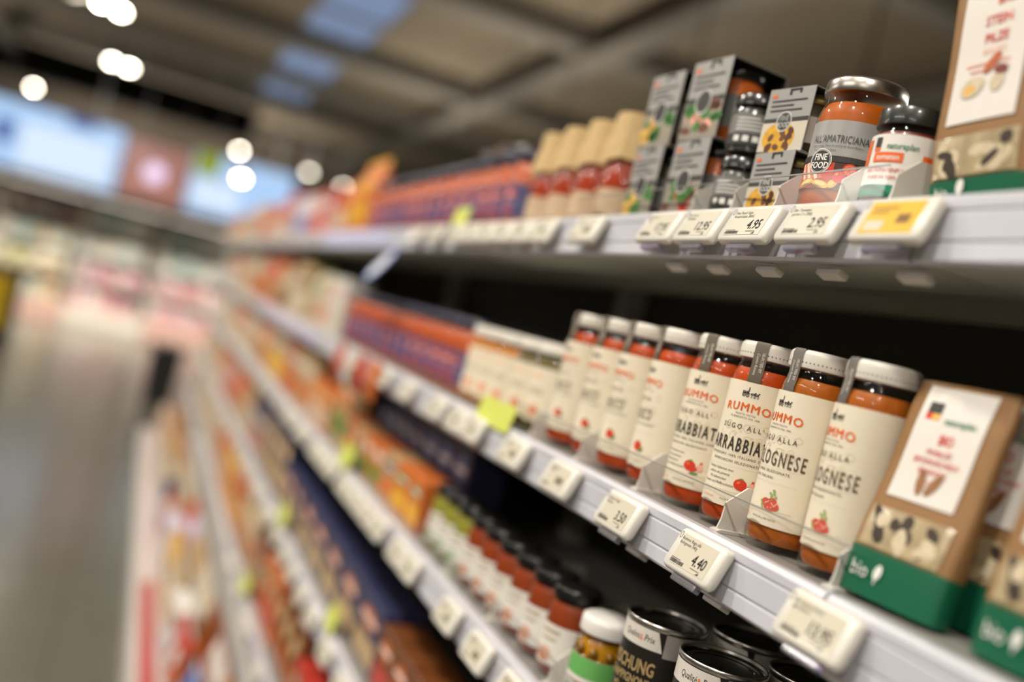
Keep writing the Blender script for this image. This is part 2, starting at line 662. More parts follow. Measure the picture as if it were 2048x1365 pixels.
TAGTXT = {
    '4.40': (('Rummo Ragu alla', 'Bolognese 340g'), '4.40'),
    '3.50': (('Rummo Sugo', 'Basilico'), '3.50'),
    '4.95': (('Fine Food Sugo', 'Amatriciana 280G'), '4.95'),
    '12.95': (('Fine Food', 'Tartufata'), '12.95'),
    '17.95': (('Fine Food', 'Sugo'), '17.95'),
    '2.95': (('Bio Tomaten', 'puree 2 x 200g'), '2.95'),
    '13.95': (('Bio Spitzmorcheln', 'getrocknet'), '13.95'),
}
TAGP = {}


def get_tag(kind):
    if kind in TAGP:
        return TAGP[kind]
    t, s = tag_proto(kind)
    a = Art()
    if kind in TAGTXT:
        (l1, l2), price = TAGTXT[kind]
        for i, l in enumerate((l1, l2)):
            v, f = text2d(l)
            wmin = min(p[0] for p in v)
            a.text(M_INK, l, -0.0285 - wmin * 0.0046, 0.0092 - i * 0.0042, 0.0046, 1.0, 0.004)
        v, f = text2d(price, 0.016)
        wmax = max(p[0] for p in v)
        a.text(M_INK, price, 0.0245 - wmax * 0.0150 * 0.85, -0.0082, 0.0150, 0.85, 0.016, shear=0.0)
        x = -0.0275
        rnd = random.Random(kind)
        while x < -0.006:
            wv = rnd.choice((0.0003, 0.0005, 0.0008))
            a.rect(M_INK, x, x + wv, -0.0138, -0.0102, 1, 1, 'barcode')
            x += wv + rnd.choice((0.0003, 0.0005))
        a.rect(M_INK2, -0.0275, -0.012, -0.0096, -0.0090, 1, 1, 'barcode')
        a.rect(M_INK2, 0.006, 0.021, -0.0112, -0.0105, 1, 1, 'barcode')
        a.add('corner_mark', M_INK, [(0.0165, -0.0139), (0.0215, -0.0139), (0.0215, -0.0115)], [(0, 1, 2)])
    elif kind == 'yellow':
        my = mat('ochre_ink', (150, 110, 20), 0.5)
        a.rect(my, -0.024, 0.004, 0.0075, 0.0095, 1, 1, 'printed_line')
        a.rect(my, -0.024, -0.004, 0.0035, 0.0055, 1, 1, 'printed_line')
        a.rect(M_SCREEN, -0.024, -0.004, -0.012, -0.003, 1, 1, 'printed_box')
        a.rect(mat('ochre_ink_dark', (120, 84, 14), 0.5), 0.008, 0.022, -0.006, 0.0025, 1, 1, 'printed_box')
    else:
        mi = mat('tag_grey_ink', (120, 112, 92), 0.6)
        a.rect(mi, -0.027, -0.004, 0.0095, 0.0112, 1, 1, 'printed_line')
        a.rect(mi, -0.027, -0.010, 0.0055, 0.0072, 1, 1, 'printed_line')
        a.rect(mi, 0.002, 0.022, -0.0075, 0.0015, 1, 1, 'printed_line')
        a.rect(mi, -0.027, -0.008, -0.0135, -0.0108, 1, 1, 'printed_line')
    a.build(flat_map(-0.0109), s, 0.00008, 0.00003)
    if kind != 'plain':
        mb = MB()
        for k in range(10):
            a0 = 2 * pi * k / 10
            a1 = 2 * pi * (k + 1) / 10
            for (p, q) in ((a0, a1),):
                y, z = 0.0332, 0.0125
                mb.add([(-0.0108, y + 0.0022 * cos(p), z + 0.0038 * sin(p)), (-0.0108, y + 0.0022 * cos(q), z + 0.0038 * sin(q)),
                        (-0.0108, y + 0.0015 * cos(q), z + 0.003 * sin(q)), (-0.0108, y + 0.0015 * cos(p), z + 0.003 * sin(p))], [(0, 3, 2, 1)])
        mb.build('button_ring', mat('ring_grey', (140, 136, 128), 0.4), t)
        MB().cbox(0.030, 0.042, -0.017, 0.013, -0.026, -0.0192, 0.001).build('back_clip', M_WHITE, t)
        MB().cbox(-0.006, 0.002, -0.02, 0.02, -0.0275, -0.0208, 0.001).build('mounting_clip', clear('lilac_clear', (206, 200, 222), 0.05, 0.7, 0.08, 0.15), t)
    TAGP[kind] = t
    return t


TILT = radians(-22)


def price_tag(kind, y, zs, label, group):
    return put(get_tag(kind), XF - 0.0085, y, zs - 0.0245, label, 'price tag', group, 0, None, -TILT)


# the tilt turns the screen upwards: rotation about y
for kind, y, lab in (('yellow', 0.612, 'electronic price tag with a yellow screen on the top shelf rail'),
                     ('2.95', 0.711, 'electronic price tag showing 2.95 beside the yellow one on the top rail'),
                     ('4.95', 0.803, 'electronic price tag showing 4.95 under the silver-lidded sauce jar'),
                     ('12.95', 0.892, 'electronic price tag showing 12.95 on the top shelf rail'),
                     ('17.95', 0.978, 'electronic price tag showing 17.95 under the grey cartons on the top rail')):
    price_tag(kind, y, Z_TOP, lab, 'price tags on the top shelf')
for kind, y, lab in (('13.95', 0.586, 'blurred electronic price tag showing 13.95 below the green-banded kraft bag'),
                     ('4.40', 0.756, 'sharp electronic price tag showing 4.40 on the second shelf rail'),
                     ('3.50', 0.912, 'electronic price tag showing 3.50 on the second shelf rail')):
    price_tag(kind, y, Z_2, lab, 'price tags on the second shelf')


def far_tags(zs, ys, shelf, after):
    for i, y in enumerate(ys):
        price_tag('plain', y, zs, 'small white price tag on the %s shelf rail, %s %s' % (shelf, nth(i + 1), after), 'price tags on the %s shelf' % shelf)


def steps(a, b, s):
    r = []
    while a < b:
        r.append(a)
        a += s
    return r


far_tags(Z_TOP, [1.177, 1.33, 1.42, 1.505, 1.59, 1.675, 1.76, 1.90, 2.05] + steps(3.45, 8.0, 0.31), 'top', 'beyond the 17.95 tag')
far_tags(Z_2, [1.075, 1.236, 1.415, 1.50, 1.62, 1.83, 2.02, 2.12, 2.3] + steps(4.75, 8.0, 0.3), 'second', 'beyond the 3.50 tag')
far_tags(Z_3, [1.06, 1.191, 1.327, 1.55, 1.635, 1.79, 1.88, 1.97, 2.06, 2.15, 2.3, 2.39, 2.48, 2.57, 2.75, 2.84, 3.0, 3.1, 3.3] + steps(3.6, 8.0, 0.28), 'third', 'from its near end')
far_tags(Z_4, [1.62, 1.78, 1.95, 2.15, 2.30, 2.47, 2.62, 2.80, 3.0, 3.1, 3.3, 3.4, 3.6, 3.75] + steps(4.0, 8.0, 0.3), 'fourth', 'from its near end')
far_tags(Z_5, [2.35, 2.6, 2.9, 3.0, 3.25, 3.5, 3.6, 3.9] + steps(4.2, 8.0, 0.32), 'fifth', 'from its near end')

# clear front stops and grey dividers
def front_stop(zs, y0, y1, hgt, lab):
    t = tag(empty('front_stop', (XF + 0.013, y0, zs)), lab, 'shelf stop')
    MB().box(0.0, 0.0012, 0.0, y1 - y0, 0.0, hgt - 0.0012).build('panel', M_CLEAR, t)
    MB().box(-0.0002, 0.0015, 0.0, y1 - y0, hgt - 0.0012, hgt).build('top_edge', M_CLEAR_EDGE, t)
    return t


front_stop(Z_TOP, 0.667, 1.30, 0.034, 'long clear plastic stop along the front of the top shelf')
front_stop(Z_2, 0.60, 1.36, 0.038, 'long clear plastic stop in front of the tall sauce jars')
front_stop(Z_3, 0.55, 1.66, 0.036, 'long clear plastic stop in front of the cans and small jars')


def divider_proto(L, h):
    t = empty('shelf_divider')
    fin = [(0.0, 0.001), (0.003, 0.012), (0.004, h * 0.62), (0.024, h), (L, h), (L, 0.001)]
    fix_normals(MB().prism_y(fin, -0.0011, 0.0011).build('fin', M_GREY_DIV, t))
    foot = [(-0.004, 0.0002), (-0.004, 0.0016), (0.0, 0.003), (L, 0.0018), (L, 0.0002)]
    fix_normals(MB().prism_y(foot, -0.009, 0.004).build('foot', M_GREY_DIV, t))
    return t


DV = divider_proto(0.24, 0.045)
for y, lab in ((0.667, 'between the kraft bag and the small black-lidded jar'), (0.735, 'between the small black-lidded jar and the silver-lidded jar'),
               (0.828, 'between the silver-lidded jar and the small cartons'), (0.905, 'beside the small cartons, farther side'), (0.988, 'in front of the stacked dark jars')):
    put(DV, XF + 0.0185, y, Z_TOP, 'grey divider on the top shelf, ' + lab, 'divider', 'dividers on the top shelf')
for y, lab in ((0.622, 'between the kraft bag and the nearest sauce jar'), (0.787, 'between the brownish and the red tall sauce jars'),
               (0.952, 'third from the kraft bag'), (1.113, 'fourth from the kraft bag'), (1.275, 'between the tall jars and the low white-lidded ones')):
    put(DV, XF + 0.0185, y, Z_2, 'grey divider on the second shelf, ' + lab, 'divider', 'dividers on the second shelf')
for y, lab in ((1.045, 'beside the white-lidded olive jar'), (1.26, 'second from the olive jar'), (1.47, 'third from the olive jar')):
    put(DV, XF + 0.0185, y, Z_3, 'grey plastic divider on the third shelf, ' + lab, 'divider', 'dividers on the third shelf')


# ------------------------------------------------------------------ tall sauce jars with cream labels
M_SAUCE_R = mat('sauce_red', (190, 70, 14), 0.4, noise=0.22, nscale=60, coat=0.05, spec=0.25)
M_SAUCE_B = mat('sauce_ragu', (180, 96, 24), 0.45, noise=0.3, nscale=120, coat=0.05, spec=0.25)
M_STRIP = mat('seal_paper', (98, 86, 70), 0.5, noise=0.05)
M_STRIP2 = mat('seal_paper_grey', (104, 98, 92), 0.5, noise=0.05)
M_MEAT = mat('meat_ink', (206, 84, 70), 0.5, noise=0.25, nscale=300)
M_MEAT2 = mat('meat_fat_ink', (236, 190, 170), 0.5)
M_LEAFL = mat('leaf_ink', (150, 176, 96), 0.5, noise=0.15)
M_PINKI = mat('pink_ink', (240, 176, 156), 0.5)


def carriage(a, x, y, s):
    """little engraved coach and horses"""
    for dx in (-0.85, -0.35):
        a.ell(M_INK, x + dx * s, y, 0.24 * s, 0.24 * s, n=14, r0=0.72, name='coach_emblem')
        for k in range(3):
            an = k * pi / 3
            a.line(M_INK, x + dx * s - 0.2 * s * cos(an), y - 0.2 * s * sin(an), x + dx * s + 0.2 * s * cos(an), y + 0.2 * s * sin(an), 0.035 * s, name='coach_emblem')
    a.rect(M_INK, x - 1.05 * s, x - 0.15 * s, y + 0.2 * s, y + 0.3 * s, 2, 1, 'coach_emblem')
    for dx in (-0.95, -0.7, -0.45):
        a.ell(M_INK, x + dx * s, y + 0.4 * s, 0.1 * s, 0.13 * s, n=8, name='coach_emblem')
    a.line(M_INK, x - 0.3 * s, y + 0.3 * s, x - 0.25 * s, y + 0.85 * s, 0.13 * s, name='coach_emblem')
    a.ell(M_INK, x - 0.25 * s, y + 0.93 * s, 0.07 * s, 0.09 * s, n=8, name='coach_emblem')
    for dx in (0.3, 0.75):
        a.ell(M_INK, x + dx * s, y + 0.22 * s, 0.27 * s, 0.13 * s, n=12, r0=0.45, name='coach_emblem')
        a.ell(M_INK, x + (dx + 0.3) * s, y + 0.42 * s, 0.11 * s, 0.08 * s, -0.5, n=8, name='coach_emblem')
        a.line(M_INK, x + (dx + 0.18) * s, y + 0.25 * s, x + (dx + 0.28) * s, y + 0.42 * s, 0.09 * s, name='coach_emblem')
        for q in (-0.2, -0.1, 0.14, 0.24):
            a.line(M_INK, x + (dx + q) * s, y + 0.18 * s, x + (dx + q + 0.07) * s, y - 0.02 * s, 0.045 * s, name='coach_emblem')
            a.line(M_INK, x + (dx + q + 0.07) * s, y - 0.02 * s, x + (dx + q) * s, y - 0.24 * s, 0.04 * s, name='coach_emblem')
    a.line(M_INK, x - 0.15 * s, y + 0.22 * s, x + 1.0 * s, y + 0.3 * s, 0.03 * s, name='coach_emblem')


def tomato(a, x, y, s, chili=True, leaf=False):
    a.ell(M_RED, x, y, s, s * 0.86, n=20)
    a.ell(mat('tomato_light_ink', (240, 110, 50), 0.5), x - 0.3 * s, y + 0.25 * s, s * 0.3, s * 0.2, 0.5, n=10)
    for k in range(5):
        an = pi / 2 + (k - 2) * 0.55
        a.line(M_GREENI, x + 0.05 * s, y + 0.72 * s, x + 0.05 * s + 0.4 * s * cos(an), y + 0.72 * s + 0.28 * s * sin(an), 0.12 * s)
    if chili:
        pts = [(x + 1.9 * s, y + 0.9 * s), (x + 1.55 * s, y + 0.1 * s), (x + 1.05 * s, y - 0.55 * s), (x + 0.3 * s, y - 0.95 * s)]
        for (p, q), w in zip(zip(pts, pts[1:]), (0.34, 0.42, 0.3)):
            a.line(M_RED, p[0], p[1], q[0], q[1], w * s, 2)
        a.ell(M_PINKI, x + 1.75 * s, y - 0.05 * s, 0.5 * s, 0.62 * s, n=12)
        a.ell(M_GREENI, x + 0.9 * s, y - 1.15 * s, 0.75 * s, 0.2 * s, 0.12, n=12)
    if leaf:
        a.ell(M_GREENI, x + 0.9 * s, y - 0.55 * s, 0.6 * s, 0.32 * s, 0.5, n=12)


def meat(a, x, y, s):
    for dx, dy, r in ((-0.75, 0.25, 0.55), (0.1, 0.35, 0.62), (-0.3, -0.15, 0.62), (0.55, -0.1, 0.5), (0.0, -0.3, 0.5)):
        a.ell(M_MEAT, x + dx * s, y + dy * s, r * s, r * 0.85 * s, n=14)
    for dx, dy, an in ((-0.5, 0.3, 0.6), (0.2, 0.1, 2.4), (-0.1, -0.3, 0.2), (0.6, 0.2, 1.0)):
        a.line(M_MEAT2, x + (dx - 0.3 * cos(an)) * s, y + (dy - 0.3 * sin(an)) * s, x + (dx + 0.3 * cos(an)) * s, y + (dy + 0.3 * sin(an)) * s, 0.1 * s)
    for dx, dy in ((-0.1, 1.0), (0.15, 1.4), (-0.3, 1.35), (0.4, 1.05), (-1.2, -0.1), (-1.35, 0.25), (-1.1, -0.4), (0.05, 1.75)):
        a.ell(M_LEAFL, x + dx * s, y + dy * s, 0.2 * s, 0.13 * s, dx, n=8)
    a.line(M_LEAFL, x, y + 0.5 * s, x + 0.05 * s, y + 1.7 * s, 0.07 * s)
    a.line(M_LEAFL, x - 1.3 * s, y - 0.1 * s, x - 0.6 * s, y + 0.1 * s, 0.07 * s)


def tall_jar(kind):
    t = empty('sauce_jar')
    R = 0.0318
    H = 0.182
    sauce = M_SAUCE_B if kind == 'bolognese' else M_SAUCE_R
    MB().lathe([(0.024, 0.0002), (0.0285, 0.001), (0.031, 0.005), (R, 0.012), (R, 0.146), (0.0308, 0.152), (0.0285, 0.158), (0.0268, 0.161), (0.0268, 0.168)], 40, cap1=False).build('glass', M_GLASS, t, 50)
    MB().lathe([(0.022, 0.0065), (0.0275, 0.0075), (0.0296, 0.012), (R - 0.0012, 0.016), (R - 0.0012, 0.146), (0.0296, 0.1515), (0.0275, 0.156)], 32).build('sauce', sauce, t, 50)
    lid = MB().lathe([(0.0272, 0.1655), (0.0298, 0.166), (0.0302, 0.168), (0.0302, 0.1775), (0.0296, 0.180), (0.0275, 0.182), (0.0262, 0.1812), (0.0, 0.1812)], 40, cap1=False).build('lid', mat('lid_white', (226, 220, 208), 0.35, noise=0.02, coat=0.2), t, 50)
    mb = MB()
    for k in range(52):
        a = 2 * pi * k / 52
        for (r, z) in ((0.03045, 0.1705),):
            da = 0.0005 / r
            mb.add([(r * cos(a - da), r * sin(a - da), z - 0.0005), (r * cos(a + da), r * sin(a + da), z - 0.0005), (r * cos(a + da), r * sin(a + da), z + 0.0005), (r * cos(a - da), r * sin(a - da), z + 0.0005)], [(0, 1, 2, 3)])
    mb.build('dotted_ring', M_INK, lid)
    RL = R + 0.0004
    half = RL * radians(128)
    lab = cyl_label(RL, half, 0.022, 0.1425, 44).build('label', M_CREAM, t, 60)
    # paper seal running from the label over the lid
    sm = M_STRIP2 if kind == 'bolognese' else M_STRIP
    w = 0.0068
    prof = [(RL - 0.0002, 0.1422), (R + 0.0004, 0.1465), (0.0312, 0.1535), (0.0306, 0.160), (0.0306, 0.1785), (0.0290, 0.1822), (0.012, 0.1824)]
    v = []
    f = []
    nn = 5
    for r, z in prof:
        for i in range(nn):
            y = w * (1 - 2 * i / (nn - 1))
            x = -sqrt(max(r * r - y * y, 1e-8))
            v.append((x - 0.0003, y, z + 0.0002))
    for k in range(len(prof) - 1):
        for i in range(nn - 1):
            a = k * nn + i
            f.append((a, a + 1, a + nn + 1, a + nn))
    seal = MB().add(v, f).build('paper_seal', sm, t, 60)
    M_WI = mat('white_ink', (222, 216, 204), 0.6)
    a = Art()
    a.text(M_WI, 'SELECTED BY', 0.0022, 0.1625, 0.0040, 0.82, 0.01, rot=-pi / 2)
    a.text(M_WI, 'Cosimo Rummo', -0.0028, 0.1605, 0.0040, 0.8, 0.0, rot=-pi / 2, shear=0.35)

    def seal_map(u, z, h):
        rr = prof[0][0]
        for (r0, z0), (r1, z1) in zip(prof, prof[1:]):
            if z0 <= z <= z1:
                rr = r0 + (r1 - r0) * (z - z0) / (z1 - z0)
        rr = max(rr, 0.0298)
        return (-sqrt(rr * rr - u * u) - 0.0006 - h, -u, z)

    a.build(seal_map, seal, 0.0002)
    # label print
    a = Art()
    me_ = mat('engraved_ink', (214, 200, 170), 0.7)
    rn = random.Random(5)
    for k in range(16):
        a.ell(me_, rn.uniform(-0.024, 0.024), rn.uniform(0.084, 0.104), rn.uniform(0.002, 0.005), rn.uniform(0.002, 0.004), rn.uniform(0, 3), n=12, r0=0.86, name='engraved_scrolls')
    carriage(a, 0.0005, 0.1298, 0.0078)
    a.text(M_ORANGE, 'RUMMO', 0, 0.1145, 0.0112, 1.05, 0.016, 1.18, arch=2.2)
    a.text(M_INK2, 'MAESTRI PASTAI', 0, 0.1105, 0.0024, 1.0, 0.0, 1.2)
    a.text(M_INK2, 'IN BENEVENTO DAL 1846', 0, 0.1073, 0.0024, 1.0, 0.0, 1.1)
    if kind == 'arrabbiata':
        a.text(M_INK2, "SUGO ALL'", 0, 0.0968, 0.0066, 0.95, 0.006, 1.5)
        a.text(mat('dark_brown_ink', (56, 46, 38), 0.6), 'ARRABBIATA', 0.003, 0.0755, 0.0185, 0.52, 0.018, 1.3)
        a.text(M_INK2, 'POMODORO 100% ITALIANO CON', 0, 0.0695, 0.0034, 0.95, 0.006, 1.25)
        a.text(M_INK2, 'PEPERONCINI SELEZIONATI', 0, 0.0640, 0.0034, 0.95, 0.006, 1.25)
        for i, l in enumerate(('Tomates italiennes avec', 'addition de piments', 'Mit italienischen', 'Tomaten und Pfefferschoten')):
            a.text(M_INK2, l, -0.013, 0.0555 - 0.0048 * i, 0.0036, 0.9, 0.0, shear=0.3)
        tomato(a, 0.0115, 0.0455, 0.0062)
    elif kind == 'bolognese':
        a.text(M_INK2, 'RAG\u00d9 ALLA', 0, 0.0968, 0.0066, 0.95, 0.006, 1.5)
        a.text(mat('mid_brown_ink', (96, 80, 62), 0.6), 'BOLOGNESE', 0.003, 0.0755, 0.0185, 0.50, 0.012, 1.3)
        a.text(M_INK2, 'CON CARNI SELEZIONATE,', 0, 0.0690, 0.0034, 0.95, 0.006, 1.25)
        a.text(M_INK2, '100% ITALIANI', -0.004, 0.0635, 0.0034, 0.95, 0.006, 1.25)
        meat(a, 0.013, 0.041, 0.0075)
    else:
        a.text(M_INK2, 'SUGO AL', 0, 0.0968, 0.0060, 0.9, 0.006, 1.35)
        a.text(mat('mid_brown_ink', (96, 80, 62), 0.6), 'BASILICO', 0, 0.0755, 0.0172, 0.45, 0.010, 1.25)
        a.text(M_INK2, 'POMODORO 100% ITALIANO', 0, 0.0690, 0.0034, 0.95, 0.004, 1.25)
        tomato(a, 0.010, 0.045, 0.0062, False, True)
    a.dots(M_INK3, -0.03, 0.03, 0.0735, 0.0004, 50)
    a.dots(M_INK3, -0.03, 0.03, 0.0605, 0.0004, 50)
    a.rect(M_INK3, -0.032, 0.032, 0.0365, 0.0368, 16, 1, 'printed_rule')
    a.dots(M_INK3, -0.03, 0.03, 0.0345, 0.0004, 50)
    a.text(M_ORANGE, '2 PORTIONS', -0.019, 0.0275, 0.0026, 1.0, 0.0, 1.1)
    a.text(M_INK2, 'POUR 80 g DE P\u00c2TES', 0.008, 0.0275, 0.0024, 1.0, 0.0, 1.15)
    a.build(cyl_map(RL), lab, 0.0003, 0.00006)
    return t


JA, JB, JC = tall_jar('arrabbiata'), tall_jar('bolognese'), tall_jar('basilico')
XJ = 0.577
for pr, y, rz, lab in ((JB, 0.664, -9, 'tall brownish-orange sauce jar with cream label, next to the kraft bag'),
                       (JB, 0.743, 3, 'tall brownish-orange sauce jar, second from the kraft bag, cream label with meat picture'),
                       (JA, 0.823, 36, 'sharpest tall red sauce jar, cream label with tomato and chili picture turned to view'),
                       (JA, 0.901, 21, 'tall red sauce jar just behind the sharpest one, tomato and chili on cream label'),
                       (JC, 0.987, -8, 'tall red sauce jar with cream label, fifth from the kraft bag'),
                       (JC, 1.069, 4, 'tall red sauce jar with cream label, sixth from the kraft bag'),
                       (JC, 1.146, 8, 'tall red sauce jar with cream label, seventh from the kraft bag'),
                       (JC, 1.232, 5, 'tall red sauce jar with cream label, farthest of its row')):
    put(pr, XJ, y, Z_2, lab, 'sauce jar', 'tall sauce jars with cream labels', radians(rz))


# ------------------------------------------------------------------ top shelf: silver-lidded jar
M_GREYLAB = mat('grey_label', (164, 163, 160), 0.35, 0.1, noise=0.02)
M_DKGREY = mat('charcoal_ink', (48, 46, 44), 0.45, noise=0.05)
M_TOMPIC = mat('tomato_picture', (196, 72, 34), 0.45, noise=0.55, nscale=70)
M_CHEESE = mat('cheese_ink', (226, 178, 80), 0.5, noise=0.2)
M_WHITEI = mat('white_print', (236, 234, 228), 0.5)


def badge(a, x, y, r, txt=True):
    a.ell(M_WHITEI, x, y, r, r, n=28, name='badge_ring')
    a.ell(M_DKGREY, x, y, r * 0.93, r * 0.93, n=28, name='badge')
    a.ell(M_WHITEI, x, y, r * 0.88, r * 0.88, n=28, r0=0.965, name='badge_line')
    if txt:
        a.text(M_WHITEI, 'FINE', x, y + r * 0.08, r * 0.72, 0.8, 0.02, name='badge_lettering', shear=0.08)
        a.text(M_WHITEI, 'FOOD', x, y - r * 0.58, r * 0.72, 0.8, 0.02, name='badge_lettering', shear=0.08)


t = empty('sauce_jar_wide')
R = 0.0385
MB().lathe([(0.030, 0.0002), (0.035, 0.001), (0.0375, 0.004), (R, 0.010), (R, 0.094), (0.0365, 0.102), (0.034, 0.107), (0.034, 0.118)], 48, cap1=False).build('glass', M_GLASS, t, 50)
MB().lathe([(0.030, 0.005), (0.035, 0.006), (R - 0.0014, 0.012), (R - 0.0014, 0.094), (0.0352, 0.1015), (0.0325, 0.106), (0.0, 0.1065)], 40, cap1=False).build('sauce', mat('sauce_amatriciana', (188, 92, 10), 0.45, noise=0.25, nscale=90, coat=0.05, spec=0.25), t, 50)
MB().lathe([(0.0345, 0.1155), (0.0372, 0.116), (0.0378, 0.1185), (0.0375, 0.1265), (0.0366, 0.1288), (0.0345, 0.130), (0.033, 0.1292), (0.0, 0.1292)], 48, cap1=False).build('lid', M_METAL, t, 40)
RL = R + 0.0004
lab = cyl_label(RL, RL * radians(105), 0.0225, 0.0865, 44).build('label', M_GREYLAB, t, 60)
a = Art()
a.rect(M_TOMPIC, -RL * 1.8, RL * 1.8, 0.0226, 0.0475, 30, 1, 'food_picture')
a.rect(mat('dark_food_ink', (70, 36, 24), 0.5, noise=0.4, nscale=200), 0.006, RL * 1.75, 0.0227, 0.0474, 20, 1, 'dark_backdrop')
mb1, mb2 = mat('bacon_ink', (206, 110, 84), 0.5, noise=0.2), mat('bacon_fat_ink', (240, 214, 190), 0.5)
for k in range(6):
    a.line(mb1 if k % 2 else mb2, -0.034 + 0.0042 * k, 0.0465, -0.026 + 0.0042 * k, 0.031, 0.0040, 3, 'bacon_strip')
for dx, dy, an, w in ((-0.022, 0.0272, 0.25, 0.0105), (-0.004, 0.0262, -0.2, 0.009), (0.008, 0.0275, 0.7, 0.005), (0.046, 0.0420, 0.3, 0.007)):
    a.ell(M_CHEESE, dx, dy, w, 0.0036, an, n=14, name='cheese_picture')
    a.ell(mat('cheese_light_ink', (240, 208, 128), 0.5), dx, dy + 0.0008, w * 0.7, 0.0018, an, n=12, name='cheese_face')
mt1, mt2 = mat('tomato_cut_ink', (232, 120, 70), 0.45, noise=0.2, nscale=400), mat('tomato_shine_ink', (250, 170, 120), 0.45)
for dx, dy, r_, cut in ((0.020, 0.0415, 0.0062, 1), (0.033, 0.0405, 0.0066, 1), (0.012, 0.0340, 0.0058, 0), (0.025, 0.0310, 0.0060, 0), (0.040, 0.0320, 0.0060, 1), (0.002, 0.0385, 0.0050, 0), (0.034, 0.0262, 0.0040, 0)):
    a.ell(M_RED, dx, dy, r_, r_ * 0.95, n=18, name='tomato_picture')
    if cut:
        a.ell(mt1, dx, dy, r_ * 0.8, r_ * 0.72, n=16, name='tomato_slice')
        for k in range(4):
            an = k * pi / 4 + 0.3
            a.line(M_RED, dx - r_ * 0.6 * cos(an), dy - r_ * 0.55 * sin(an), dx + r_ * 0.6 * cos(an), dy + r_ * 0.55 * sin(an), r_ * 0.12, 1, 'tomato_cells')
    else:
        a.ell(mt2, dx - r_ * 0.35, dy + r_ * 0.4, r_ * 0.28, r_ * 0.16, 0.6, n=10, name='tomato_shine')
a.rect(M_DKGREY, -RL * 1.8, RL * 1.8, 0.0475, 0.0530, 30, 1, 'dark_band')
a.text(mat('charcoal_lettering', (58, 56, 54), 0.5), "ALL'AMATRICIANA", 0.004, 0.0655, 0.0098, 0.62, 0.0, 1.08)
a.text(M_DKGREY, 'Sauce tomate, Tranci de Lard et du Grana Padano |', 0.003, 0.0615, 0.0027, 0.9)
a.text(M_DKGREY, 'Tomatensauce mit Speck', -0.008, 0.0575, 0.0027, 0.9)
badge(a, -0.009, 0.0475, 0.0118)
a.build(cyl_map(RL), lab, 0.0003, 0.00006)
MB().box(-0.001, 0.001, 0, 0, 0, 0)
put(t, 0.580, 0.782, Z_TOP, 'wide orange sauce jar with silver lid and grey label on the top shelf', 'sauce jar', None, radians(26))

# small black-lidded tomato jar with white and green label
M_LIDDK = mat('lid_dark_green', (34, 38, 34), 0.3, noise=0.05, coat=0.3)


def small_jar():
    t = empty('tomato_paste_jar')
    R = 0.0315
    MB().lathe([(0.026, 0.0002), (0.030, 0.002), (R, 0.006), (R, 0.064), (0.030, 0.070), (0.0278, 0.074), (0.0278, 0.080)], 40, cap1=False).build('glass', M_GLASS, t, 50)
    MB().lathe([(0.026, 0.004), (0.030, 0.006), (R - 0.0012, 0.010), (R - 0.0012, 0.064), (0.028, 0.070)], 32).build('paste', mat('tomato_paste', (120, 34, 16), 0.4, noise=0.2, coat=0.2), t, 50)
    MB().lathe([(0.0285, 0.076), (0.0308, 0.0765), (0.0310, 0.079), (0.0308, 0.0885), (0.0298, 0.0915), (0.027, 0.0925), (0.0, 0.092)], 40, cap1=False).build('lid', M_LIDDK, t, 50)
    RL = R + 0.0004
    lab = cyl_label(RL, RL * radians(120), 0.012, 0.0665, 40).build('label', mat('white_label', (228, 224, 216), 0.5, noise=0.02), t, 60)
    a = Art()
    mg = mat('emerald_ink', (16, 128, 96), 0.5)
    a.rect(mg, -RL * 2.05, RL * 2.05, 0.0122, 0.0225, 32, 1, 'green_band')
    a.rect(M_DKGREY, -0.020, -0.0135, 0.0545, 0.0635, 2, 1, 'logo_block')
    a.rect(M_ORANGE, -0.020, -0.0135, 0.0515, 0.0545, 2, 1, 'logo_block')
    a.text(mat('plan_green_ink', (50, 130, 96), 0.5), 'naturaplan', 0.006, 0.0535, 0.0075, 0.85, 0.012)
    a.rect(M_ORANGE, -0.0185, 0.0085, 0.042, 0.0505, 8, 1, 'orange_box')
    a.text(M_WHITEI, 'tomaten', -0.005, 0.0442, 0.0068, 0.9, 0.012)
    a.text(M_RED, 'BIO TOMATENP\u00dcREE', -0.003, 0.0335, 0.0046, 0.9, 0.004)
    a.text(M_RED, 'PUR\u00c9E DE TOMATES', -0.003, 0.0275, 0.0042, 0.9, 0.004)
    a.rect(M_ORANGE, -0.034, -0.0255, 0.040, 0.0625, 4, 1, 'orange_box')
    a.rect(M_ORANGE, 0.024, 0.034, 0.043, 0.051, 4, 1, 'orange_box')
    a.build(cyl_map(RL), lab, 0.0003, 0.00006)
    return t


SJ = small_jar()
put(SJ, 0.577, 0.702, Z_TOP, 'small dark-lidded tomato jar with white and green label beside the tall kraft bag', 'sauce jar', None, radians(30))
t = empty('preserve_jar')
MB().lathe([(0.030, 0.0002), (0.034, 0.004), (0.034, 0.085), (0.030, 0.094), (0.030, 0.102)], 32, cap1=False).build('glass', M_GLASS, t, 50)
MB().lathe([(0.029, 0.005), (0.0326, 0.008), (0.0326, 0.085), (0.028, 0.092)], 28).build('contents', mat('dark_preserve', (70, 40, 16), 0.4, noise=0.3), t, 50)
MB().lathe([(0.0325, 0.098), (0.0335, 0.100), (0.0335, 0.108), (0.031, 0.111), (0.0, 0.1105)], 32, cap1=False).build('lid', mat('lid_bronze', (120, 108, 80), 0.3, 0.8), t, 50)
cyl_label(0.0344, 0.05, 0.02, 0.08, 24).build('label', M_GREYLAB, t, 60)
put(t, 0.672, 0.735, Z_TOP, 'bronze-lidded jar half hidden behind the small dark-lidded tomato jar', 'jar')


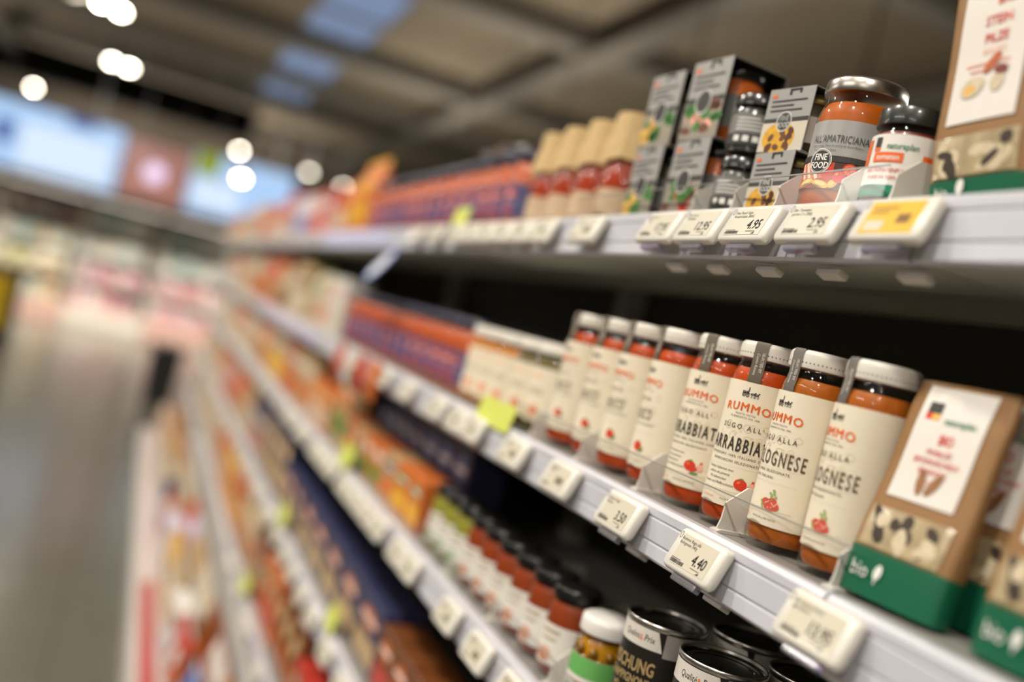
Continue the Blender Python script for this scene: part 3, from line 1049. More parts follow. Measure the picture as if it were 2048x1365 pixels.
# ------------------------------------------------------------------ grey sleeve cartons with a jar inside
M_SLEEVE = mat('sleeve_grey', (158, 156, 152), 0.42, 0.1, noise=0.03)
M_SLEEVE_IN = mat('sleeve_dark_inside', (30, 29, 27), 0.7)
M_SLEEVE_EDGE = mat('sleeve_edge', (210, 206, 196), 0.6)
M_GREENPIC = mat('herb_ink', (58, 120, 44), 0.5, noise=0.3, nscale=200)
M_BROWNPIC = mat('mushroom_ink', (104, 62, 34), 0.5, noise=0.35, nscale=200)
M_PESTO = mat('pesto_dark', (70, 62, 24), 0.45, noise=0.35, nscale=150, coat=0.2)
M_SAUCE_O = mat('sauce_orange', (196, 96, 24), 0.4, noise=0.2, coat=0.2)


def sleeve(name, W, D, H, pic, lidm, contm, labm):
    t = empty(name)
    th = 0.0009
    fr = -D / 2
    # shell: front, back, top and bottom panels; ends stay open
    outer = [(fr, 0.0), (D / 2, 0.0), (D / 2, H), (fr, H)]
    mb = MB()
    mb.box(fr, fr + th, -W / 2, W / 2, 0, H)
    mb.box(D / 2 - th, D / 2, -W / 2, W / 2, 0, H)
    mb.box(fr + th, D / 2 - th, -W / 2, W / 2, H - th, H)
    mb.box(fr + th, D / 2 - th, -W / 2, W / 2, 0, th)
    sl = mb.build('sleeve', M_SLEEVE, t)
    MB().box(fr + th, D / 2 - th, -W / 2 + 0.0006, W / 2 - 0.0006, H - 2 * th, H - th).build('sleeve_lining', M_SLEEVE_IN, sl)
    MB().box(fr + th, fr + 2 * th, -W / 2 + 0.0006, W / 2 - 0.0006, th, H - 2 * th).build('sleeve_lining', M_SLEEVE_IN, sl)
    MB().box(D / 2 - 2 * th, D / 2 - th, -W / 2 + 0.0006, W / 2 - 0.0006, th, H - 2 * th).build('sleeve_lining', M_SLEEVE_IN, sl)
    R = min(W, D) / 2 - 0.003
    R = min(R, D / 2 - 0.003)
    hh = H - 2 * th - 0.001
    jar = MB().lathe([(R * 0.85, th + 0.0005), (R, 0.006), (R, hh * 0.74), (R * 0.86, hh * 0.82), (R * 0.86, hh * 0.84)], 32).build('jar', contm, t, 50)
    MB().lathe([(R * 0.93, hh * 0.845), (R * 0.95, hh * 0.86), (R * 0.94, hh * 0.975), (R * 0.9, hh), (0, hh)], 32, cap1=False).build('lid', lidm, jar, 50)
    cyl = MB()
    n = 28
    v, f = [], []
    for i in range(n + 1):
        q = 2 * pi * i / n
        v += [((R + 0.0004) * cos(q), (R + 0.0004) * sin(q), hh * 0.2), ((R + 0.0004) * cos(q), (R + 0.0004) * sin(q), hh * 0.62)]
    for i in range(n):
        f.append((2 * i, 2 * i + 2, 2 * i + 3, 2 * i + 1))
    cyl.add(v, f).build('jar_label', labm, jar, 60)
    a = Art()
    for k in range(5):
        a.rect(M_WHITEI, -R * 0.55, R * 0.45, hh * (0.26 + 0.06 * k), hh * (0.285 + 0.06 * k), 6, 1, 'small_print')
    RR = R + 0.0004
    a.build(lambda u, z, h: ((RR + h) * sin(u / RR), -(RR + h) * cos(u / RR), z), jar, 0.0003)
    # front print
    a = Art()
    w2 = W / 2
    a.rect(M_DKGREY, -w2 + 0.0005, w2 - 0.0005, H * 0.46, H * 0.53, 1, 1, 'dark_band')
    if pic == 'truffle':
        a.rect(mat('pale_food_picture', (206, 196, 178), 0.5, noise=0.1), -w2 + 0.0005, w2 - 0.0005, 0.0006, H * 0.46, 1, 1, 'food_picture')
        rn = random.Random(4)
        a.ell(mat('truffle_yellow', (214, 160, 30), 0.5, noise=0.3, nscale=150), -w2 * 0.15, H * 0.22, w2 * 0.72, H * 0.24, n=20)
        for k in range(14):
            x, y = -w2 * 0.15 + rn.uniform(-0.6, 0.6) * w2, H * 0.2 + rn.uniform(-0.16, 0.18) * H
            a.ell(M_BROWNPIC, x, y, w2 * 0.15, H * 0.05, rn.uniform(0, 3), n=9)
    else:
        a.rect(mat('grey_food_picture', (150, 140, 126), 0.5, noise=0.2), -w2 + 0.0005, w2 - 0.0005, 0.0006, H * 0.46, 1, 1, 'food_picture')
        rn = random.Random(len(pic))
        cols = {'herb': (M_GREENPIC, M_CHEESE, M_GREENPIC), 'ham': (M_PINKI, M_BROWNPIC, M_GREENPIC), 'tomato': (M_RED, M_BROWNPIC, M_GREENPIC)}[pic]
        for k in range(22):
            x, y = rn.uniform(-0.8, 0.8) * w2, H * 0.25 + rn.uniform(-0.14, 0.18) * H
            a.ell(cols[k % 3], x, y, w2 * rn.uniform(0.14, 0.34), H * rn.uniform(0.04, 0.08), rn.uniform(-0.3, 0.3), n=10)
    mt = mat('charcoal_lettering', (58, 56, 54), 0.5)
    a.rect(M_ORANGE, -w2 * 0.85, -w2 * 0.62, H * 0.86, H * 0.91, 1, 1, 'orange_mark')
    a.rect(M_SLEEVE_IN, -w2 * 0.1, w2 * 0.42, H * 0.955, H * 0.985, 1, 1, 'tab_slot')
    a.rect(M_SLEEVE_IN, -w2 * 0.1, w2 * 0.0, H * 0.89, H * 0.955, 1, 1, 'tab_slot')
    a.rect(M_SLEEVE_IN, w2 * 0.34, w2 * 0.42, H * 0.91, H * 0.955, 1, 1, 'tab_slot')
    for k, (x0, x1) in enumerate(((-0.8, 0.75), (-0.8, 0.2), (-0.8, 0.6))):
        a.rect(mt, w2 * x0, w2 * x1, H * (0.79 - 0.075 * k), H * (0.815 - 0.075 * k), 1, 1, 'small_print')
    badge(a, -w2 * 0.05, H * 0.47, H * 0.16, H < 0.08)
    a.build(flat_map(fr), sl, 0.0002, 0.00005)
    return t


M_LIDGOLD = mat('lid_gold', (176, 160, 104), 0.32, 0.7)
M_JLAB = mat('jar_grey_label', (120, 118, 114), 0.4, noise=0.1)
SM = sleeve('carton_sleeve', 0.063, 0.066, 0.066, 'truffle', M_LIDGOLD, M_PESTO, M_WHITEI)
put(SM, 0.582, 0.863, Z_TOP + 0.0003, 'lower small grey sleeve carton with yellow truffle picture on the top shelf', 'carton', 'small sleeve cartons', radians(3))
put(SM, 0.584, 0.866, Z_TOP + 0.067, 'upper small grey sleeve carton with yellow truffle picture and gold-lidded jar', 'carton', 'small sleeve cartons', radians(9))
BH = sleeve('carton_sleeve', 0.074, 0.08, 0.0945, 'ham', M_BLACKLID, M_SAUCE_O, M_JLAB)
BT = sleeve('carton_sleeve', 0.074, 0.08, 0.0945, 'tomato', M_BLACKLID, M_SAUCE_O, M_JLAB)
BG = sleeve('carton_sleeve', 0.074, 0.08, 0.0945, 'herb', M_BLACKLID, M_PESTO, M_JLAB)
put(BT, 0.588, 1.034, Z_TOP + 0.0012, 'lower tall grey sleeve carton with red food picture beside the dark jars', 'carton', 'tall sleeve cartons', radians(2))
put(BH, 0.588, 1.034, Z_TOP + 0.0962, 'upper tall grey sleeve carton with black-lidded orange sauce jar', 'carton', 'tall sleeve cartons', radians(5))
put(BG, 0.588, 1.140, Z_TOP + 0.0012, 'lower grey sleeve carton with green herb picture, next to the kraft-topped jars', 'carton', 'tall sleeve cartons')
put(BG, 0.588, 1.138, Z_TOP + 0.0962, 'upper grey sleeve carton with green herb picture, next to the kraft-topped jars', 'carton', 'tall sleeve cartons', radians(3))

# black-lidded jars stacked between the cartons
t = empty('pesto_jar')
R = 0.029
MB().lathe([(0.025, 0.0002), (R, 0.005), (R, 0.056), (0.0265, 0.062), (0.0265, 0.066)], 32, cap1=False).build('glass', M_GLASS, t, 50)
MB().lathe([(0.024, 0.004), (R - 0.0012, 0.007), (R - 0.0012, 0.056), (0.025, 0.061)], 28).build('pesto', mat('black_pesto', (26, 24, 18), 0.4, noise=0.3, coat=0.3), t, 50)
MB().lathe([(0.0272, 0.064), (0.0285, 0.065), (0.0285, 0.076), (0.027, 0.0785), (0.0, 0.078)], 32, cap1=False).build('lid', M_BLACKLID, t, 50)
lb = cyl_label(R + 0.0004, R * 2.4, 0.014, 0.052, 28).build('label', M_JLAB, t, 60)
a = Art()
a.rect(M_DKGREY, -R * 2.3, R * 2.3, 0.0145, 0.028, 20, 1, 'dark_band')
for k in range(4):
    a.rect(M_WHITEI, -0.02 + 0.011 * k, -0.013 + 0.011 * k, 0.018, 0.025, 2, 1, 'small_print')
    a.rect(M_WHITEI, -0.02, 0.018 - 0.004 * k, 0.032 + 0.0045 * k, 0.0335 + 0.0045 * k, 8, 1, 'small_print')
a.build(cyl_map(R + 0.0004), lb, 0.0003)
PJ = t
put(PJ, 0.578, 0.955, Z_TOP, 'lower black-lidded dark jar between the grey sleeve cartons', 'jar', 'black-lidded dark jars', radians(35), (1, 1, 0.9))
put(PJ, 0.580, 0.957, Z_TOP + 0.0711, 'upper black-lidded dark jar stacked between the grey sleeve cartons', 'jar', 'black-lidded dark jars', radians(50), (1, 1, 0.9))


# ------------------------------------------------------------------ kraft-hooded red jars
M_KRAFT = mat('kraft_paper', (198, 168, 118), 0.75, noise=0.12, nscale=60, bump=0.3)
M_HOODSAUCE = mat('hooded_sauce', (176, 58, 18), 0.35, noise=0.15, coat=0.4)


def hooded():
    t = empty('hooded_jar')
    R = 0.037
    MB().lathe([(0.030, 0.0002), (0.035, 0.003), (R, 0.010), (R, 0.11), (0.032, 0.122), (0.031, 0.14)], 32, cap1=False).build('glass', M_GLASS, t, 50)
    MB().lathe([(0.030, 0.004), (R - 0.0014, 0.012), (R - 0.0014, 0.108), (0.03, 0.12)], 28).build('sauce', M_HOODSAUCE, t, 50)
    # paper hood: a ruffled skirt over the lid with a pointed hem
    rings = []
    n = 48
    for k, (r, z) in enumerate(((0.043, 0.084), (0.0415, 0.098), (0.039, 0.12), (0.0355, 0.134), (0.0355, 0.152), (0.034, 0.158), (0.001, 0.160))):
        ring = []
        for i in range(n):
            q = 2 * pi * i / n
            amp = (0.0018, 0.0014, 0.001, 0.0006, 0.0005, 0.0003, 0)[k]
            rr = r + amp * sin(q * 12)
            zz = z + (0.008 * abs(sin(q * 2)) if k == 0 else 0)
            ring.append((rr * cos(q), rr * sin(q), zz))
        rings.append(ring)
    MB().loft(rings, cap=False).build('paper_hood', M_KRAFT, t, 60)
    cyl_label(R + 0.0005, R * 1.7, 0.012, 0.050, 28).build('label', mat('kraft_label', (196, 170, 140), 0.7, noise=0.2, nscale=120), t, 60)
    return t


HJ = hooded()
for y, lab in ((1.262, 'red jar with kraft paper hood, nearest of the hooded jars on the top shelf'), (1.352, 'red jar with kraft paper hood, second of the hooded jars'),
               (1.445, 'red jar with kraft paper hood, third of the hooded jars'), (1.535, 'red jar with kraft paper hood, farthest of the hooded jars')):
    put(HJ, 0.585, y, Z_TOP, lab, 'sauce jar', 'kraft-hooded jars')


# ------------------------------------------------------------------ blue-labelled sauce jars, both shelves
def blue_jar():
    t = empty('blue_label_jar')
    R = 0.036
    MB().lathe([(0.030, 0.0002), (0.034, 0.003), (R, 0.008), (R, 0.104), (0.0325, 0.115), (0.031, 0.118), (0.031, 0.126)], 28, cap1=False).build('glass', M_GLASS, t, 50)
    MB().lathe([(0.029, 0.004), (R - 0.0014, 0.010), (R - 0.0014, 0.104), (0.030, 0.116)], 24).build('sauce', mat('sauce_tomato', (200, 88, 26), 0.35, noise=0.15, coat=0.4), t, 50)
    MB().lathe([(0.0318, 0.122), (0.0335, 0.124), (0.0335, 0.136), (0.0315, 0.139), (0.0, 0.1385)], 28, cap1=False).build('lid', mat('lid_navy', (32, 36, 66), 0.3, noise=0.05, coat=0.3), t, 50)
    lb = cyl_label(R + 0.0005, R * 2.3, 0.020, 0.078, 28).build('label', mat('blue_label', (76, 80, 120), 0.4, noise=0.06), t, 60)
    a = Art()
    a.ell(mat('rose_ink', (186, 74, 74), 0.5), 0, 0.059, 0.022, 0.011, n=18, name='red_emblem')
    a.ell(M_PINKI, 0, 0.059, 0.015, 0.004, n=12, name='emblem_script')
    a.ell(mat('rose_ink', (186, 74, 74), 0.5), 0.004, 0.033, 0.014, 0.007, n=14, name='tomato_picture')
    a.rect(mat('pale_blue_ink', (150, 156, 190), 0.5), -0.03, 0.03, 0.0435, 0.0455, 10, 1, 'small_print')
    a.build(cyl_map(R + 0.0005), lb, 0.0003)
    return t


BJ = blue_jar()
for i in range(15):
    y = 1.645 + i * 0.081
    put(BJ, 0.582, y, Z_TOP, 'orange sauce jar with blue label on the top shelf, %s beyond the kraft-hooded jars' % nth(i + 1), 'sauce jar', 'blue-labelled jars on the top shelf', radians(random.uniform(-8, 22)))
for i in range(14):
    y = 1.705 + i * 0.082
    put(BJ, 0.582, y, Z_2, 'orange sauce jar with blue label on the second shelf, %s beyond the white-lidded jars' % nth(i + 1), 'sauce jar', 'blue-labelled jars on the second shelf', radians(random.uniform(-8, 22)))


# ------------------------------------------------------------------ low white-lidded jars
def low_jar(name, cont):
    t = empty(name)
    R = 0.0355
    MB().lathe([(0.030, 0.0002), (0.034, 0.003), (R, 0.008), (R, 0.100), (0.0325, 0.110), (0.032, 0.120)], 32, cap1=False).build('glass', M_GLASS, t, 50)
    MB().lathe([(0.029, 0.004), (R - 0.0014, 0.010), (R - 0.0014, 0.100), (0.031, 0.110)], 28).build('contents', cont, t, 50)
    MB().lathe([(0.0325, 0.116), (0.0345, 0.117), (0.0345, 0.130), (0.033, 0.133), (0.0, 0.1325)], 32, cap1=False).build('lid', mat('lid_white', (226, 220, 208), 0.35), t, 50)
    lb = cyl_label(R + 0.0005, R * 2.3, 0.018, 0.096, 32).build('label', M_CREAM, t, 60)
    a = Art()
    a.rect(mat('pale_salmon_ink', (238, 200, 170), 0.5), -0.015, 0.015, 0.080, 0.086, 8, 1, 'printed_line')
    a.rect(mat('paler_ink', (206, 192, 166), 0.6), -0.02, 0.02, 0.057, 0.066, 10, 1, 'printed_line')
    a.ell(mat('salmon_ink', (236, 150, 110), 0.5), 0.01, 0.034, 0.009, 0.008, n=12)
    a.build(cyl_map(R + 0.0005), lb, 0.0003)
    return t


LO = low_jar('antipasti_jar', mat('antipasti_orange', (206, 130, 24), 0.4, noise=0.4, nscale=90, coat=0.3))
LG = low_jar('antipasti_jar', mat('antipasti_olive', (104, 92, 34), 0.4, noise=0.4, nscale=90, coat=0.3))
for pr, y, lab in ((LG, 1.318, 'low white-lidded jar of olive contents nearest the tall sauce jars'), (LG, 1.394, 'low white-lidded jar of olive contents, second from the tall jars'),
                   (LO, 1.478, 'low white-lidded jar of orange contents behind the olive ones'), (LO, 1.552, 'low white-lidded jar of orange contents nearest the blue-labelled jars'),
                   (LO, 1.626, 'low white-lidded jar of orange contents touching the blue-labelled row')):
    put(pr, 0.578, y, Z_2, lab, 'jar', 'low white-lidded jars', radians(10))


# ------------------------------------------------------------------ kraft bags with white label and green band
M_BAG = mat('bag_kraft', (146, 108, 66), 0.6, noise=0.12, nscale=50, bump=0.2)
M_BAGLAB = mat('bag_white_label', (226, 220, 212), 0.5, noise=0.04, nscale=30)
M_GREENB = mat('bag_green', (18, 94, 66), 0.4, noise=0.06)
M_WINDOW = mat('bag_window', (176, 158, 124), 0.25, noise=0.5, nscale=90, coat=0.5)
M_DRIED = mat('dried_mushroom', (58, 46, 34), 0.6, noise=0.5, nscale=150)
M_DRIED2 = mat('dried_pale', (206, 190, 160), 0.6, noise=0.25, nscale=150)


def bag(kind, H):
    t = empty('kraft_bag')
    HW = 0.0465
    gb = 0.022 if kind == 'porcini' else 0.036
    dz = gb - 0.036

    def hd(v):
        s = v / H
        return (0.016 if kind == 'porcini' else 0.010) * (1 - max(0, (s - 0.25) / 0.75) ** 1.6) + 0.0025 + 0.0015 * sin(s * 9)

    def hw(v):
        s = v / H
        return HW * (1.0 + 0.02 * sin(s * 7)) - 0.0015 * (1 if s > 0.9 else 0)

    def sec(v, grow=0.0, n=40):
        a, b = hd(v) + grow, hw(v) + grow
        ring = []
        for i in range(n):
            q = 2 * pi * i / n
            c_, s_ = cos(q), sin(q)
            ring.append((a * math.copysign(abs(c_) ** 0.5, c_), b * math.copysign(abs(s_) ** 0.5, s_), v))
        return ring

    rows = [0.0005 + (H - 0.0005) * k / 18 for k in range(19)]
    MB().loft([sec(v) for v in rows]).build('pouch', M_BAG, t, 60)
    MB().loft([sec(v, 0.0006) for v in [0.0003 + gb * k / 4 for k in range(5)]], cap=False).build('green_band', M_GREENB, t, 60)

    def mapper(u, v, h):
        b = hw(v)
        w = min(abs(u) / b, 0.999)
        return (-hd(v) * (1 - w ** 4) ** 0.25 - h, -u, v)

    a = Art()
    a.rect(M_BAGLAB, -0.031, 0.031, 0.080 + dz, H - 0.004, 16, 14, 'paper_label')
    a.rect(M_WINDOW, -0.038, 0.038, 0.038 + dz, 0.070 + dz, 16, 5, 'window')
    rn = random.Random(kind)
    for k in range(16):
        a.ell((M_DRIED, M_DRIED2)[(k + (kind == 'porcini')) % 2 if k % 3 else 1 if kind == 'porcini' else 0], rn.uniform(-0.03, 0.03), 0.054 + dz + rn.uniform(-0.011, 0.011), rn.uniform(0.005, 0.010), rn.uniform(0.003, 0.006), rn.uniform(0, 3), n=12, name='dried_pieces')
    a.rect(M_DKGREY, -0.024, -0.011, H - 0.026, H - 0.017, 3, 2, 'logo_block')
    a.rect(M_RED, -0.024, -0.018, H - 0.031, H - 0.026, 2, 1, 'logo_block')
    a.rect(M_CHEESE, -0.018, -0.011, H - 0.031, H - 0.026, 2, 1, 'logo_block')
    mg = mat('plan_green_ink', (50, 130, 96), 0.5)
    if kind == 'morel':
        a.text(mg, 'naturaplan', 0.009, H - 0.033, 0.0085, 0.8, 0.01)
        a.text(M_RED, 'BIO', 0.003, H - 0.049, 0.0110, 0.75, 0.02)
        for i, l in enumerate(('MORILLES', 'SPITZMORCHELN', 'SPUGNOLE')):
            a.text(M_RED, l, 0.001, H - 0.058 - 0.0075 * i, 0.0062, 0.85, 0.008)
        a.text(M_PINKI, 'getrocknet', 0.001, H - 0.080, 0.0052, 0.9)
        for dx, an in ((-0.005, 0.1), (0.007, -0.5)):
            a.ell(mat('morel_ink', (150, 104, 66), 0.55, noise=0.4, nscale=300), dx, 0.096, 0.004, 0.0105, an, n=14, name='morel_picture')
    else:
        a.text(M_RED, 'BIO', 0.008, H - 0.047, 0.0120, 0.8, 0.02)
        a.text(M_RED, 'STEIN', 0.004, H - 0.063, 0.0110, 0.85, 0.01)
        a.text(M_RED, 'PILZE', 0.004, H - 0.077, 0.0105, 0.85, 0.01)
        a.text(M_PINKI, 'BOLETS', 0.004, H - 0.086, 0.0068, 0.9)
        for i in range(2):
            a.rect(M_PINKI, -0.020 + 0.004 * i, 0.019, H - 0.094 - 0.005 * i, H - 0.0925 - 0.005 * i, 6, 1, 'small_print')
        mc = mat('cep_cap_ink', (186, 92, 48), 0.55, noise=0.2)
        a.ell(M_DRIED2, -0.011, 0.094, 0.011, 0.008, 0.4, n=16, name='mushroom_picture')
        a.ell(M_CHEESE, -0.013, 0.092, 0.005, 0.004, 0.4, n=12, name='mushroom_gills')
        a.ell(M_DRIED2, 0.011, 0.095, 0.006, 0.008, -0.2, n=14, name='mushroom_picture')
        a.ell(mc, 0.004, 0.111, 0.010, 0.004, 0.85, n=14, name='mushroom_cap')
        a.ell(mat('cep_cap_dark_ink', (120, 48, 34), 0.55), 0.013, 0.104, 0.006, 0.004, -0.2, n=14, name='mushroom_cap')
    a.text(M_WHITEI, 'bio', -0.026, 0.014 + dz * 0.4, 0.016 + dz * 0.3, 0.9, 0.0)
    a.ell(M_WHITEI, -0.008, 0.021 + dz * 0.4, 0.0035, 0.006, -0.2, n=12, name='leaf_mark')
    a.line(M_WHITEI, -0.009, 0.012 + dz * 0.4, -0.008, 0.02 + dz * 0.4, 0.0012, 2, name='leaf_mark')
    a.build(mapper, t, 0.0011, 0.00007)
    return t


BP = bag('porcini', 0.205)
BM = bag('morel', 0.176)
put(BP, 0.575, 0.598, Z_TOP + 0.0045, 'tall kraft bag with white label and mushroom picture on the top shelf', 'bag', 'kraft bags', radians(4), None, radians(-5), radians(-5))
put(BP, 0.585, 0.484, Z_TOP, 'kraft bag cut off by the edge of the view on the top shelf', 'bag', 'kraft bags', radians(-3))
put(BM, 0.560, 0.578, Z_2 + 0.0022, 'front kraft bag with white label and morel picture, beside the tall sauce jars', 'bag', 'kraft bags', radians(5), None, radians(9))
put(BM, 0.606, 0.557, Z_2 + 0.0015, 'kraft bag in the second row, half hidden behind the front morel bag', 'bag', 'kraft bags', radians(2), None, radians(5))
put(BM, 0.606, 0.458, Z_2 + 0.0015, 'kraft bag in the second row, behind the bag at the edge of the view', 'bag', 'kraft bags', radians(2), None, radians(5))
put(BM, 0.560, 0.448, Z_2 + 0.0015, 'kraft bag at the edge of the view on the second shelf', 'bag', 'kraft bags', radians(0), None, radians(5))


# ------------------------------------------------------------------ third shelf: mushroom cans, olive jar, dark-lidded jars
M_CANBODY = mat('can_black_print', (34, 30, 26), 0.35, noise=0.25, nscale=60)
M_CANBAND = mat('can_white_band', (214, 208, 198), 0.4, noise=0.02)
M_GOLDI = mat('gold_ink', (190, 164, 116), 0.4, 0.3)
M_CANBLK = mat('can_black_lid', (10, 10, 10), 0.22, noise=0.2, coat=0.5)


def can(kind):
    t = empty('food_can')
    R = 0.0415
    H = 0.142
    MB().lathe([(0.034, 0.0002), (R + 0.0006, 0.001), (R + 0.0006, 0.004), (R, 0.006), (R, H - 0.004)], 44, cap1=False).build('body', M_CANBODY, t, 50)
    MB().lathe([(R, H - 0.006), (R + 0.0012, H - 0.004), (R + 0.0014, H - 0.001), (R + 0.0005, H), (R - 0.001, H - 0.0005), (R - 0.0016, H - 0.003)], 48, cap0=False, cap1=False).build('rim', M_METAL, t, 50)
    lid = MB().lathe([(R - 0.0016, H - 0.003), (R - 0.002, H - 0.0055), (R - 0.006, H - 0.0055), (R - 0.0065, H - 0.0045), (R - 0.012, H - 0.0045), (R - 0.0125, H - 0.0052), (0, H - 0.0052)], 44, cap0=False, cap1=False).build('lid', M_CANBLK, t, 40)
    mb = MB()
    for k in range(14):
        p, q = 2 * pi * k / 14, 2 * pi * (k + 1) / 14
        pts = [(-0.012 + 0.009 * cos(p), 0.0065 * sin(p), H - 0.0035), (-0.012 + 0.009 * cos(q), 0.0065 * sin(q), H - 0.0035), (-0.012 + 0.0062 * cos(q), 0.004 * sin(q), H - 0.0035), (-0.012 + 0.0062 * cos(p), 0.004 * sin(p), H - 0.0035)]
        mb.add(pts, [(0, 1, 2, 3)])
    mb.build('pull_ring', M_CANBLK, lid)
    RL = R + 0.0003
    lb = cyl_label(RL, RL * radians(165), 0.006, H - 0.006, 52).build('label', M_CANBODY, t, 60)
    a = Art()
    a.rect(M_CANBAND, -RL * 2.4, 0.026, H - 0.026, H - 0.0062, 44, 1, 'white_band')
    a.add('white_band', M_CANBAND, [(0.026, H - 0.026), (0.033, H - 0.026), (0.026, H - 0.0062)], [(0, 1, 2)])
    a.rect(mat('can_grey_band', (150, 146, 138), 0.4), 0.034, RL * 2.4, H - 0.030, H - 0.0062, 20, 1, 'grey_band')
    a.text(M_INK, 'Qualit\u00e9', -0.004, H - 0.019, 0.0092, 0.75, 0.0, shear=0.1)
    a.text(M_ORANGE, '&', 0.0085, H - 0.0195, 0.0088, 0.75, 0.0)
    a.text(M_INK, 'Prix', 0.018, H - 0.019, 0.0098, 0.75, 0.0, shear=0.1)
    if kind == 'mix':
        a.text(M_GOLDI, 'MISCHUNG', 0.0, 0.0905, 0.019, 0.62, 0.03)
        a.text(M_GOLDI, 'CHAMPIGNONS', 0.0, 0.0775, 0.0125, 0.62, 0.03, name='second_line')
        a.text(M_GOLDI, 'M\u00c9LANGE', 0.0, 0.066, 0.0105, 0.7, 0.02, name='third_line')
    else:
        a.rect(M_GOLDI, -0.02, 0.02, 0.110, 0.1112, 10, 1, 'gold_rule')
        a.text(M_GOLDI, 'GOURMET', 0.0, 0.0945, 0.015, 0.62, 0.02)
        a.text(M_GOLDI, 'CHAMPIGNONS', 0.0, 0.082, 0.0115, 0.62, 0.02, name='second_line')
    for dx, dy, r in ((0.012, 0.045, 0.011), (-0.012, 0.04, 0.012), (0.0, 0.03, 0.012)):
        a.ell(mat('champignon_ink', (170, 120, 74), 0.5, noise=0.25), dx, dy, r, r * 0.7, n=16, name='mushroom_picture')
        a.rect(M_DRIED2, dx - r * 0.3, dx + r * 0.3, dy - r * 1.1, dy - r * 0.2, 2, 1, 'mushroom_stem')
    a.build(cyl_map(RL), lb, 0.0003, 0.00006)
    return t


CA, CB = can('mix'), can('gourmet')
for pr, x, y, rz, lab in ((CA, 0.579, 0.888, 14, 'black can with gold lettering and white band beside the olive jar'),
                          (CB, 0.579, 0.780, 18, 'sharp black can with silver rim and white band, second from the olive jar'),
                          (CB, 0.579, 0.670, 5, 'black can with silver rim below the nearest kraft bags, third from the olive jar'),
                          (CA, 0.672, 0.868, 14, 'black can in the second row, behind the can beside the olive jar'),
                          (CB, 0.672, 0.765, 18, 'black can in the second row, behind the second can'),
                          (CB, 0.672, 0.655, 5, 'black can in the second row, nearest the camera')):
    put(pr, x, y, Z_3, lab, 'can', 'black mushroom cans', radians(rz))

t = empty('olive_jar')
R = 0.0335
MB().lathe([(0.028, 0.0002), (0.032, 0.003), (R, 0.008), (R, 0.070), (0.0315, 0.078), (0.029, 0.081), (0.029, 0.088)], 36, cap1=False).build('glass', M_GLASS, t, 50)
MB().lathe([(0.027, 0.004), (R - 0.0014, 0.010), (R - 0.0014, 0.048), (R - 0.0075, 0.050), (R - 0.0075, 0.074), (0.024, 0.079)], 28).build('oil', mat('olive_oil', (196, 140, 20), 0.2, noise=0.1, coat=0.4), t, 50)
mo = mat('olive_skin', (142, 98, 22), 0.25, noise=0.2, coat=0.4)
mb = MB()
for ring, zc in ((0, 0.066), (1, 0.056)):
    for k in range(9):
        q = 2 * pi * (k + 0.5 * ring) / 9
        cx, cy = (R - 0.0062) * cos(q), (R - 0.0062) * sin(q)
        prof = [(0.0001, zc - 0.0062), (0.0042, zc - 0.0045), (0.006, zc), (0.0042, zc + 0.0045), (0.0001, zc + 0.0062)]
        mb.lathe(prof, 10, cx, cy, False, False)
mb.build('olives', mo, t, 80)
MB().lathe([(0.030, 0.0855), (0.0318, 0.086), (0.0322, 0.089), (0.0322, 0.0985), (0.031, 0.1025), (0.027, 0.1045), (0.0, 0.105)], 40, cap1=False).build('lid', mat('lid_bright_white', (232, 228, 222), 0.3, noise=0.02, coat=0.3), t, 60)
lb = cyl_label(R + 0.0005, R * 1.75, 0.006, 0.060, 30).build('label', mat('white_label', (228, 224, 216), 0.5), t, 60)
a = Art()
a.rect(mat('leaf_green_band', (104, 176, 92), 0.5, noise=0.2, nscale=25), -R * 1.3, R * 1.3, 0.038, 0.0598, 24, 1, 'green_band')
a.rect(mat('brick_ink', (170, 84, 50), 0.5), -0.018, 0.012, 0.030, 0.0325, 8, 1, 'printed_line')
for k in range(7):
    a.ell(M_GREENPIC, -0.02 + k * 0.006, 0.018 + 0.004 * sin(k * 2), 0.004, 0.0016, 0.6 - 0.3 * k, n=8, name='leaf_picture')
a.build(cyl_map(R + 0.0005), lb, 0.0003)
put(t, 0.574, 0.995, Z_3, 'white-lidded jar of olives in oil with green and white label', 'jar', None, radians(20))


def dark_lid_jar(name, contm, lidm, picm):
    t = empty(name)
    R = 0.031
    MB().lathe([(0.026, 0.0002), (0.030, 0.003), (R, 0.008), (R, 0.082), (0.028, 0.092), (0.0272, 0.098)], 28, cap1=False).build('glass', M_GLASS, t, 50)
    MB().lathe([(0.025, 0.004), (R - 0.0014, 0.010), (R - 0.0014, 0.082), (0.0265, 0.091)], 24).build('contents', contm, t, 50)
    MB().lathe([(0.0282, 0.095), (0.0298, 0.096), (0.0298, 0.107), (0.028, 0.110), (0.0, 0.1095)], 28, cap1=False).build('lid', lidm, t, 50)
    lb = cyl_label(R + 0.0005, R * 1.5, 0.016, 0.064, 26).build('label', mat('white_label', (228, 224, 216), 0.5), t, 60)
    a = Art()
    a.ell(picm, -0.004, 0.027, 0.013, 0.009, 0.3, n=14)
    a.rect(M_INK3, -0.015, 0.015, 0.054, 0.058, 6, 1, 'printed_line')
    a.rect(M_INK3, -0.012, 0.012, 0.045, 0.048, 6, 1, 'printed_line')
    a.build(cyl_map(R + 0.0005), lb, 0.0003)
    return t


